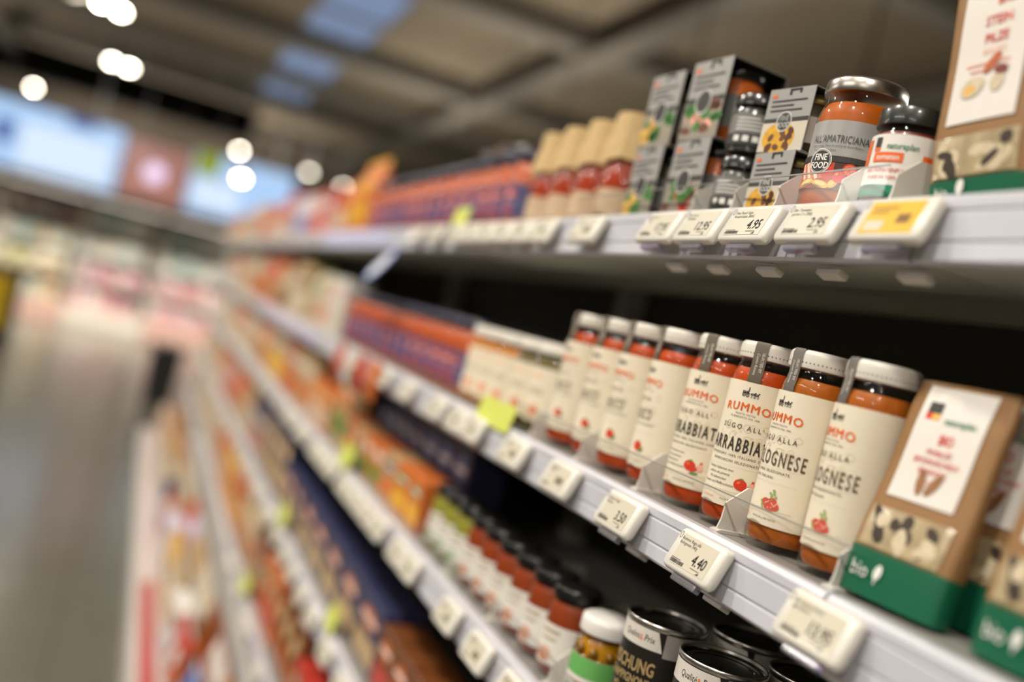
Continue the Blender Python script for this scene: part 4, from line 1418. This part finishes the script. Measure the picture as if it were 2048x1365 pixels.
DJ = dark_lid_jar('condiment_jar', mat('red_condiment', (146, 58, 18), 0.4, noise=0.3, coat=0.2), M_BLACKLID, mat('peach_ink', (222, 160, 130), 0.5))
DG = dark_lid_jar('condiment_jar', mat('green_condiment', (150, 146, 54), 0.35, noise=0.3, coat=0.4), M_BLACKLID, mat('soft_green_ink', (160, 190, 140), 0.5))
for i in range(6):
    put(DJ, 0.572, 1.082 + i * 0.066, Z_3, 'small black-lidded red jar on the third shelf, %s beyond the olive jar' % nth(i + 1), 'jar', 'black-lidded red jars', radians(18))
for i in range(3):
    put(DG, 0.572, 1.48 + i * 0.066, Z_3, 'small black-lidded jar of green contents, %s beyond the red ones' % nth(i + 1), 'jar', 'black-lidded green jars', radians(15))


# ------------------------------------------------------------------ packets and cartons farther along the shelves
def c_mat(c):
    return mat('print_%02x%02x%02x' % c, c, 0.42, noise=0.1, nscale=25)


PK = {}


def carton(w, d, h, c1, c2, c3, name='food_carton'):
    key = (name, w, d, h, c1, c2, c3)
    if key in PK:
        return PK[key]
    t = empty(name)
    MB().cbox(-d / 2, d / 2, -w / 2, w / 2, 0.0003, h, 0.002).build('box', c_mat(c1), t)
    a = Art()
    a.rect(c_mat(c2), -w * 0.42, w * 0.42, h * 0.08, h * 0.46, 1, 1, 'printed_panel')
    a.ell(c_mat(c3), 0, h * 0.70, w * 0.34, h * 0.13, n=16, name='printed_emblem')
    a.rect(M_WHITEI, -w * 0.3, w * 0.3, h * 0.66, h * 0.72, 1, 1, 'printed_line')
    a.build(flat_map(-d / 2), t, 0.0003)
    PK[key] = t
    return t


def pouch(w, d, h, c1, c2, c3):
    key = ('pouch', w, d, h, c1, c2, c3)
    if key in PK:
        return PK[key]
    t = empty('food_pouch')
    rings = []
    n = 20
    for k in range(11):
        s = k / 10
        hd = d / 2 * (0.75 + 0.25 * sin(s * pi)) * (1 - max(0, (s - 0.6) / 0.4) ** 1.5) + 0.002
        hw = w / 2 * (0.96 + 0.04 * sin(s * 6))
        ring = []
        for i in range(n):
            q = 2 * pi * i / n
            ring.append((hd * math.copysign(abs(cos(q)) ** 0.7, cos(q)), hw * math.copysign(abs(sin(q)) ** 0.7, sin(q)), 0.0004 + s * h * 0.93))
        rings.append(ring)
    MB().loft(rings).build('pouch', c_mat(c1), t, 60)
    MB().box(-0.0015, 0.0015, -w * 0.48, w * 0.48, h * 0.925, h).build('seal_strip', c_mat(c3), t)

    def mp(u, v, hgt):
        s = v / (h * 0.93)
        hd = d / 2 * (0.75 + 0.25 * sin(s * pi)) * (1 - max(0, (s - 0.6) / 0.4) ** 1.5) + 0.002
        q = min(abs(u) / (w / 2 * 0.96), 0.99)
        sq = q ** (1 / 0.7)
        return (-hd * (max(0, 1 - sq * sq)) ** 0.35 - hgt, -u, v)

    a = Art()
    a.rect(c_mat(c2), -w * 0.36, w * 0.36, h * 0.12, h * 0.42, 10, 6, 'printed_panel')
    a.ell(c_mat(c3), 0, h * 0.62, w * 0.32, h * 0.12, n=16, name='printed_emblem')
    a.build(mp, t, 0.0014)
    PK[key] = t
    return t


CREAM, TAN, ORG, RED, NAVY, WHT, YEL, GRN, BRN, PNK, BLU, LAV, YGR = (208, 196, 172), (184, 154, 110), (206, 108, 40), (184, 54, 42), (48, 50, 84), (222, 218, 210), (226, 170, 40), (96, 132, 56), (112, 62, 26), (216, 150, 132), (96, 120, 176), (208, 204, 226), (190, 198, 70)
CN = {CREAM: 'cream', TAN: 'tan', ORG: 'orange', RED: 'red', NAVY: 'navy', WHT: 'white', YEL: 'yellow', GRN: 'green', BRN: 'brown', PNK: 'pink', BLU: 'blue', LAV: 'pale lavender'}
SIZES = {'c': (0.10, 0.075, 0.17), 'C': (0.13, 0.07, 0.20), 'p': (0.12, 0.07, 0.19), 'P': (0.15, 0.08, 0.24), 's': (0.10, 0.08, 0.12), 'l': (0.19, 0.09, 0.13), 'm': (0.10, 0.07, 0.092)}
COUNT = {}


def row(shelf, zs, x, y, seq, hmax=0.3, after='from its near end'):
    """lay packets out along a shelf; seq: (form, main, panel, accent, how many)"""
    for form, c1, c2, c3, n in seq:
        w, d, h = SIZES[form]
        h = min(h, hmax)
        for k in range(n):
            COUNT[shelf] = COUNT.get(shelf, 0) + 1
            y += w / 2 + 0.004
            fn = pouch if form in 'pP' else carton
            put(fn(w, d, h, c1, c2, c3), x + d / 2, y, zs, '%s %s with %s panel on the %s, %s along' % (CN[c1], 'pouch' if form in 'pP' else 'carton', CN[c2], shelf, nth(COUNT[shelf])),
                'packet', 'packets on the ' + shelf, radians(random.uniform(-3, 3)))
            y += w / 2 + 0.004
            if y > 8.12:
                return y
    return y


row('top shelf', Z_TOP, XF + 0.03, 2.90, [('P', ORG, YEL, YEL, 2), ('p', ORG, CREAM, RED, 2), ('c', RED, PNK, WHT, 3), ('c', PNK, RED, CREAM, 2), ('c', LAV, BLU, WHT, 4), ('C', RED, CREAM, WHT, 3), ('p', ORG, CREAM, RED, 4),
                                          ('c', ORG, RED, CREAM, 5), ('C', CREAM, TAN, ORG, 4), ('c', TAN, CREAM, RED, 6), ('p', ORG, YEL, RED, 5), ('c', CREAM, PNK, TAN, 8)], after='beyond the jars')
row('second shelf', Z_2, XF + 0.03, 2.88, [('c', WHT, CREAM, PNK, 2), ('c', CREAM, PNK, ORG, 2), ('p', CREAM, TAN, GRN, 2), ('C', TAN, CREAM, BRN, 3), ('c', TAN, BRN, CREAM, 4), ('P', ORG, TAN, RED, 3), ('P', RED, ORG, CREAM, 2),
                                           ('C', TAN, ORG, CREAM, 4), ('c', CREAM, TAN, ORG, 6), ('p', ORG, CREAM, RED, 4), ('c', CREAM, LAV, TAN, 9)], 0.235, after='beyond the jars')
row('third shelf', Z_3, XF + 0.03, 1.70, [('m', ORG, YEL, GRN, 2), ('m', TAN, ORG, NAVY, 1), ('m', ORG, GRN, CREAM, 2), ('m', TAN, GRN, ORG, 1), ('m', ORG, YEL, NAVY, 1), ('p', TAN, GRN, ORG, 2), ('s', ORG, CREAM, YEL, 3), ('c', TAN, ORG, CREAM, 4), ('c', RED, ORG, CREAM, 2), ('C', TAN, YEL, BRN, 4),
                                          ('p', ORG, TAN, CREAM, 4), ('c', CREAM, TAN, ORG, 6), ('c', ORG, CREAM, RED, 5), ('c', CREAM, TAN, LAV, 14)], 0.20)
row('back of the third shelf', Z_3, 0.63, 1.72, [('c', NAVY, NAVY, BLU, 10)], 0.2)
row('fourth shelf', Z_4, XF + 0.03, 1.32, [('s', BRN, RED, ORG, 4), ('l', NAVY, TAN, ORG, 7), ('C', NAVY, TAN, YEL, 5), ('c', NAVY, PNK, CREAM, 4), ('c', TAN, CREAM, ORG, 4), ('p', ORG, TAN, RED, 4), ('c', PNK, RED, LAV, 5), ('c', ORG, CREAM, TAN, 6), ('c', CREAM, TAN, ORG, 14)], 0.2)
row('fifth shelf', Z_5, XF + 0.03, 2.05, [('s', RED, ORG, GRN, 3), ('p', BRN, ORG, TAN, 3), ('c', ORG, RED, GRN, 3), ('c', BRN, TAN, ORG, 3), ('p', TAN, ORG, CREAM, 4), ('c', ORG, YEL, BRN, 4), ('c', YEL, ORG, CREAM, 4), ('c', ORG, CREAM, PNK, 5), ('c', CREAM, TAN, ORG, 20)], 0.2)
row('base deck', Z_B, 0.36, 2.35, [('P', ORG, WHT, RED, 2), ('P', WHT, ORG, BLU, 1), ('P', BLU, WHT, LAV, 1), ('P', BRN, RED, ORG, 1), ('P', RED, PNK, WHT, 2), ('C', WHT, LAV, PNK, 2), ('P', TAN, YEL, WHT, 3), ('P', YEL, TAN, CREAM, 2), ('C', LAV, WHT, CREAM, 2),
                                   ('P', WHT, CREAM, LAV, 1), ('P', ORG, RED, WHT, 2), ('C', NAVY, LAV, BLU, 2), ('P', CREAM, LAV, TAN, 4), ('C', TAN, CREAM, LAV, 5), ('P', CREAM, WHT, ORG, 12)])

row('back of the base deck', Z_B, 0.452, 2.3, [('P', RED, ORG, WHT, 2), ('P', TAN, CREAM, ORG, 2), ('P', WHT, RED, PNK, 2), ('P', BRN, TAN, ORG, 2), ('P', CREAM, TAN, WHT, 3), ('P', TAN, YEL, CREAM, 3), ('P', LAV, WHT, PNK, 2), ('P', ORG, CREAM, RED, 2),
                                               ('P', CREAM, LAV, TAN, 6), ('P', TAN, CREAM, ORG, 16)])

# ------------------------------------------------------------------ cards, strips and hangers on the rails
M_YGC = mat('lime_card', (206, 214, 96), 0.5, noise=0.03)
M_LAVS = mat('lavender_strip', (214, 212, 236), 0.3, noise=0.03, coat=0.3)


def card(y, zs, w, h, lab, z=0.0):
    t = tag(empty('lime_card', (XF - 0.004, y, zs + z)), lab, 'shelf card', 'lime cards on the rails')
    t.rotation_euler = (0, radians(12), 0)
    MB().box(-0.0006, 0.0004, -w / 2, w / 2, 0, h).build('card', M_YGC, t)
    MB().box(0.0005, 0.003, -0.012, 0.012, -0.012, h * 0.5).build('clip', M_CLEAR, t)
    return t


card(1.375, Z_2, 0.145, 0.040, 'lime yellow card clipped above the rail in front of the white-lidded jars', -0.008)
card(1.80, Z_TOP, 0.09, 0.035, 'small lime card on the top shelf rail below the blue-labelled jars', -0.002)
card(2.25, Z_3, 0.11, 0.05, 'lime card on the third shelf rail, nearest of the low ones', 0.0)
card(2.02, Z_4, 0.08, 0.05, 'lime card on the fourth shelf rail, nearer one', 0.0)
card(2.85, Z_4, 0.12, 0.055, 'lime card on the fourth shelf rail, farther one', 0.0)
card(3.2, Z_5, 0.15, 0.05, 'lime card on the fifth shelf rail', 0.0)


def strip(y0, y1, zs, lab):
    t = tag(empty('promotion_strip', (XF - 0.0025, y0, zs - 0.05)), lab, 'rail strip', 'pale strips on the rails')
    fix_normals(MB().prism_y([(0.0, 0.0), (-0.003, 0.001), (-0.003, 0.049), (0.0, 0.05)], 0, y1 - y0).build('insert', M_LAVS, t))
    MB().box(-0.0036, -0.0031, 0.02, y1 - y0 - 0.02, 0.012, 0.02).build('printed_line', mat('pale_blue_ink', (150, 156, 190), 0.5), t)
    return t


strip(2.36, 3.30, Z_TOP, 'pale lavender promotion strip on the top shelf rail')
strip(2.95, 4.60, Z_2, 'pale lavender promotion strip on the second shelf rail')

# round shelf talker hanging below the top rail
t = tag(empty('shelf_talker', (XF - 0.006, 2.22, Z_TOP - 0.05)), 'round white sign with blue rim hanging below the top shelf', 'sign')
t.rotation_euler = (0, radians(32), 0)
mb = MB()
n = 36
mb.lathe([(0.052, -0.001), (0.052, 0.001)], n)
mb.v = [(z, x, y - 0.055) for x, y, z in mb.v]
fix_normals(mb.build('rim', mat('sign_blue', (52, 96, 190), 0.35), t))
mb = MB().lathe([(0.041, -0.0015), (0.041, 0.0015)], n)
mb.v = [(z, x, y - 0.055) for x, y, z in mb.v]
fix_normals(mb.build('disc', mat('sign_white', (226, 232, 240), 0.35), t))
MB().box(-0.0006, 0.0006, -0.008, 0.008, -0.01, 0.006).build('hanger', M_CLEAR, t)

# sachets hanging off the second rail
for i, (y, c1, c2) in enumerate(((2.07, ORG, PNK), (2.20, RED, ORG), (2.36, WHT, PNK), (2.46, RED, PNK))):
    pr = empty('hanging_sachet')
    w, h = 0.075, 0.085
    rings = []
    for k in range(7):
        s = k / 6
        hd = 0.002 + 0.012 * sin(min(1, s * 1.3 + 0.05) * pi * 0.75) * (1 - s ** 3)
        ring = []
        for j in range(16):
            q = 2 * pi * j / 16
            ring.append((hd * cos(q), w / 2 * math.copysign(abs(sin(q)) ** 0.6, sin(q)) * (0.94 + 0.06 * s), -h + h * s))
        rings.append(ring)
    fix_normals(MB().loft(rings).build('pouch', c_mat(c1), pr, 60))
    MB().box(-0.0165, -0.0155, -w * 0.3, w * 0.3, -h * 0.6, -h * 0.35).build('printed_panel', c_mat(c2), pr)
    MB().box(-0.001, 0.004, -0.01, 0.01, -0.008, 0.004).build('hook', M_CLEAR, pr)
    put(pr, XF - 0.024, y, Z_2 + 0.005, '%s sachet hanging over the second rail, %s of four counted from the near end' % (CN[c1], nth(i + 1)), 'sachet', 'sachets on the second rail')

# torn film, its glints put in as whitish haze, standing up from the shrink wrap over the far jars
fm = clear('shrink_film', (250, 250, 250), 0.05, 0.9, 0.08, 0.7)
t = tag(empty('shrink_film', (0.575, 1.68, Z_TOP + 0.1395)), 'scrap of shrink film with whitish glints coloured in, on top of the blue-labelled jars', 'plastic film')
v, f = [], []
for i in range(9):
    for j in range(5):
        s, q = i / 8, j / 4
        v.append((-0.03 + 0.06 * q + 0.006 * sin(s * 9), -0.03 + 0.24 * s, 0.002 + 0.016 * sin(s * 5 + q * 3) ** 2))
for i in range(8):
    for j in range(4):
        b = i * 5 + j
        f.append((b, b + 1, b + 6, b + 5))
MB().add(v, f).build('film', fm, t, 80)

# ------------------------------------------------------------------ beyond the aisle: counters, screens, lamps
M_SCR = emis('screen_glow', (176, 208, 246), 0.95)
M_SCR2 = emis('screen_glow_white', (214, 230, 250), 1.0)
M_SCRD = emis('screen_picture', (96, 120, 190), 0.7)
M_SCRG = emis('screen_lime', (176, 190, 60), 0.6)
M_BEZEL = mat('screen_bezel', (24, 24, 24), 0.4)


def screen(x0, x1, z0, z1, y, lab, patches):
    t = tag(empty('display_screen', ((x0 + x1) / 2, y, z0)), lab, 'screen', 'overhead screens')
    w, h = x1 - x0, z1 - z0
    MB().cbox(-w / 2 - 0.02, w / 2 + 0.02, 0.0, 0.08, -0.02, h + 0.02, 0.008).build('casing', M_BEZEL, t)
    s = MB().box(-w / 2, w / 2, -0.004, 0.0, 0, h).build('panel', M_SCR, t)
    for (m, a0, a1, b0, b1) in patches:
        MB().box(-w / 2 + a0 * w, -w / 2 + a1 * w, -0.006, -0.0042, b0 * h, b1 * h).build('picture', m, s)
    for q in (-0.3, 0.3):
        MB().box(w * q - 0.012, w * q + 0.012, 0.03, 0.054, h + 0.02, ZC - z0 - 0.002).build('hanger_rod', M_BEZEL, t)
    return t


screen(-2.75, -0.67, EYE + 0.57, EYE + 1.50, 16.0, 'large pale blue screen hanging at the aisle end, farther from the shelving', [(M_SCR2, 0.35, 0.95, 0.05, 0.75), (M_SCRD, 0.18, 0.3, 0.35, 0.7), (M_SCRD, 0.62, 0.8, 0.86, 1.0)])
screen(0.33, 1.85, EYE + 0.63, EYE + 1.54, 16.0, 'pale blue screen with a lime corner, hanging nearer the shelving', [(M_SCRG, 0.02, 0.26, 0.62, 1.0), (M_SCR2, 0.05, 0.5, 0.1, 0.55)])
t = tag(empty('hanging_sign', (-0.17, 16.02, EYE + 0.60)), 'dark red panel with a pale disc between the two screens', 'sign')
MB().cbox(-0.46, 0.46, 0.0, 0.06, 0, 0.86, 0.008).build('board', mat('maroon_board', (104, 64, 58), 0.5), t)
mb = MB().lathe([(0.15, 0.0), (0.15, 0.006)], 28)
mb.v = [(x, -z, y + 0.42) for x, y, z in mb.v]
fix_normals(mb.build('disc', mat('lilac_disc', (176, 160, 196), 0.5), t))
for q in (-0.3, 0.3):
    MB().box(q - 0.01, q + 0.01, 0.02, 0.04, 0.86, ZC - EYE - 0.602).build('hanger_rod', M_BEZEL, t)

# chilled counters across the end
CW = 1.2
M_CAB = mat('cabinet_white', (206, 198, 184), 0.4, noise=0.03)
M_CABIN = mat('cabinet_inside', (150, 146, 138), 0.5, noise=0.04)
M_GLOW = emis('cabinet_tube', (255, 240, 220), 2.0)
CABY = 17.0
XC = [-3.4 + CW * k for k in range(5)]
ORDX = ['first', 'second', 'third', 'fourth', 'fifth', 'sixth', 'seventh', 'eighth']
lev = [0.28, 0.72, 1.12, 1.52]
for k, x in enumerate(XC):
    t = tag(empty('chilled_cabinet', (x + CW / 2, CABY, 0)), 'open white chilled cabinet at the aisle end, %s from the yellow stand side' % ORDX[k], 'cabinet', 'chilled cabinets at the aisle end')
    MB().box(-CW / 2 + 0.005, CW / 2 - 0.005, 0.62, 0.68, 0.0, 2.05).build('back', M_CABIN, t)
    for q in (-1, 1):
        xx = q * (CW / 2 - 0.02)
        MB().box(xx - 0.014, xx + 0.014, 0.02, 0.62, 0.0, 2.05).build('side', M_CAB, t)
    MB().cbox(-CW / 2 + 0.005, CW / 2 - 0.005, 0.0, 0.62, 1.99, 2.06, 0.01).build('canopy', mat('canopy_taupe', (104, 94, 84), 0.6), t)
    MB().cbox(-CW / 2 + 0.04, CW / 2 - 0.04, 0.02, 0.06, 1.965, 1.988, 0.004).build('light_tube', M_GLOW, t)
    MB().cbox(-CW / 2 + 0.005, CW / 2 - 0.005, -0.12, 0.62, 0.0, 0.26, 0.01).build('plinth', mat('plinth_pink', (196, 160, 146), 0.45) if k % 2 else M_CAB, t)
    for z in lev[1:]:
        MB().box(-CW / 2 + 0.036, CW / 2 - 0.036, 0.06, 0.62, z - 0.02, z - 0.001).build('shelf', M_CAB, t)
PAL = [[(206, 200, 176), (196, 150, 80), (150, 170, 160), (220, 216, 206)], [(200, 150, 150), (190, 120, 124), (206, 190, 186), (188, 140, 150)], [(216, 208, 190), (170, 176, 110), (206, 196, 170), (150, 120, 70)],
       [(214, 210, 200), (110, 150, 148), (216, 206, 190), (206, 214, 206)],
       [(212, 216, 200), (120, 84, 74), (200, 140, 60), (70, 66, 104)]]
names = {0: 'mixed', 1: 'pink', 2: 'cream', 3: 'pale'}
cnt = 0
ROWN = ['bottom', 'second', 'third', 'top']
for k, x in enumerate(XC):
    for li, z in enumerate(lev):
        top = (lev[li + 1] - 0.03) if li < 3 else 1.95
        pal = PAL[4] if (k < 2 and li == 3) else PAL[1] if (k >= 2 and li < 2) else (PAL[3] if li == 3 or (k >= 2 and li == 2) else PAL[2 if li == 1 else 0])
        xs = x + 0.05
        q = 0
        while True:
            w = random.choice((0.13, 0.16, 0.20))
            if xs + w > x + CW - 0.05:
                break
            h = random.uniform(0.6, 0.92) * (top - z)
            c = random.choice(pal)
            hq = {0.13: 0.2, 0.16: 0.24, 0.20: 0.28}[w]
            hq = min(hq, (top - z) * 0.92)
            q += 1
            o = put(carton(w - 0.01, 0.16, round(hq, 3), c, random.choice(pal), random.choice(pal), 'chilled_pack'), xs + w / 2, CABY + (0.2 if li else 0.06), z,
                    'pastel pack on the %s level of the %s chilled cabinet, %s pack along' % (ROWN[li], ORDX[k], nth(q)), 'packet', 'packs in the chilled cabinets', pi / 2)
            xs += w + 0.004

# lamps: ceiling spots, in pairs on short stems
M_LENS = emis('spot_lens', (255, 244, 222), 60.0)
M_SPOT = mat('spot_body', (40, 39, 37), 0.5)


def spot(x, y, z, lab, r=0.055, aim=(0, -0.35, -1), group='ceiling spot lamps', m=None):
    t = tag(empty('spot_lamp', (x, y, z)), lab, 'lamp', group)
    q = Vector(aim).to_track_quat('Z', 'Y').to_matrix()
    mb = MB().lathe([(r * 0.6, -0.16), (r * 0.9, -0.14), (r * 1.15, 0.0), (r * 1.15, 0.012), (r * 1.02, 0.012), (r * 1.02, 0.002)], 24, cap1=False)
    mb.v = [tuple(q @ Vector(p)) for p in mb.v]
    mb.build('housing', M_SPOT, t, 40)
    mb = MB().lathe([(r, 0.003), (r, 0.006)], 24)
    mb.v = [tuple(q @ Vector(p)) for p in mb.v]
    mb.build('lens', m or M_LENS, t)
    MB().box(-0.005, 0.005, -0.005, 0.005, 0.06, ZC - z - 0.001).build('stem', M_SPOT, t)
    return t


for i, (x, y, z, lab) in enumerate(((-1.10, 12.45, 4.02, 'lit ceiling spot of the nearer pair, farther from the shelving'), (-0.90, 12.6, 4.02, 'lit ceiling spot of the nearer pair, closer to the shelving'),
                                    (-1.12, 16.4, 4.02, 'lit ceiling spot of the pair above the blue screen, farther from the shelving'), (-0.88, 16.5, 4.02, 'lit ceiling spot of the pair above the blue screen, closer to the shelving'),
                                    (-2.87, 22.85, 4.02, 'single lit ceiling spot at the far side, above the large screen'), (1.37, 23.5, 4.02, 'single lit ceiling spot above the lime-cornered screen'),
                                    (1.02, 15.5, EYE + 1.26, 'low lit pendant spot in front of the lime-cornered screen'))):
    spot(x, y, z, lab)
M_LENSD = emis('spot_lens_dim', (255, 244, 222), 12.0)
spot(1.9, 15.0, EYE + 1.58, 'dim pendant spot beside the lime-cornered screen', m=M_LENSD)
spot(2.5, 15.4, EYE + 1.55, 'dim pendant spot farthest along, behind the orange pouches', r=0.05, m=M_LENSD)
for i, (x, y, z) in enumerate(LAMPS):
    spot(x, y, z + 0.03, 'ceiling spot lamp over the aisle, %s in the line' % nth(i + 1), 0.08, (0.38, 0, -1), 'aisle spot lamps', emis('aisle_lens', (255, 240, 214), 4.0))

for i, (lx, ly, lz, up) in enumerate(ADDED_LINEAR):  # bodies for the added ceiling-brightening lights, unseen from the camera
    t = tag(empty('added_linear_lamp', (lx, ly, lz)), 'added long hanging luminaire, out of view, %s of its kind' % nth(i + 1), 'lamp', 'added linear luminaires')
    MB().cbox(-0.09, 0.09, -1.15, 1.15, -0.05, 0.05, 0.008).build('body', M_SPOT, t)
    for q in (-0.9, 0.9):
        MB().box(-0.006, 0.006, q - 0.006, q + 0.006, 0.051, ZC - lz - 0.001).build('cable', M_SPOT, t)

# yellow stand at the aisle side, dark bin at the end of the shelving
t = tag(empty('promotion_stand', (-1.32, 10.6, 0)), 'yellow promotion stand with dark frame beside the aisle', 'stand')
MB().cbox(-0.34, 0.30, 0.0, 0.05, 0.12, 0.98, 0.01).build('frame', mat('stand_frame', (52, 50, 40), 0.5), t)
MB().box(-0.31, 0.20, -0.008, 0.0, 0.36, 0.88).build('yellow_panel', mat('stand_yellow', (232, 190, 20), 0.4), t)
for q in (-0.3, 0.26):
    MB().cbox(q - 0.02, q + 0.02, -0.15, 0.2, 0.0, 0.119, 0.004).build('foot', mat('stand_frame', (52, 50, 40), 0.5), t)
t = tag(empty('floor_bin', (0.40, 10.3, 0)), 'dark bin standing on the floor past the end of the shelving', 'bin')
MB().lathe([(0.13, 0.0005), (0.135, 0.02), (0.16, 0.52), (0.165, 0.54)], 28).build('body', mat('bin_dark', (46, 44, 42), 0.5), t, 40)
MB().lathe([(0.168, 0.541), (0.17, 0.56), (0.14, 0.59), (0.05, 0.60), (0.0, 0.60)], 28, cap1=False).build('lid', mat('bin_lid', (60, 58, 54), 0.4), t, 40)
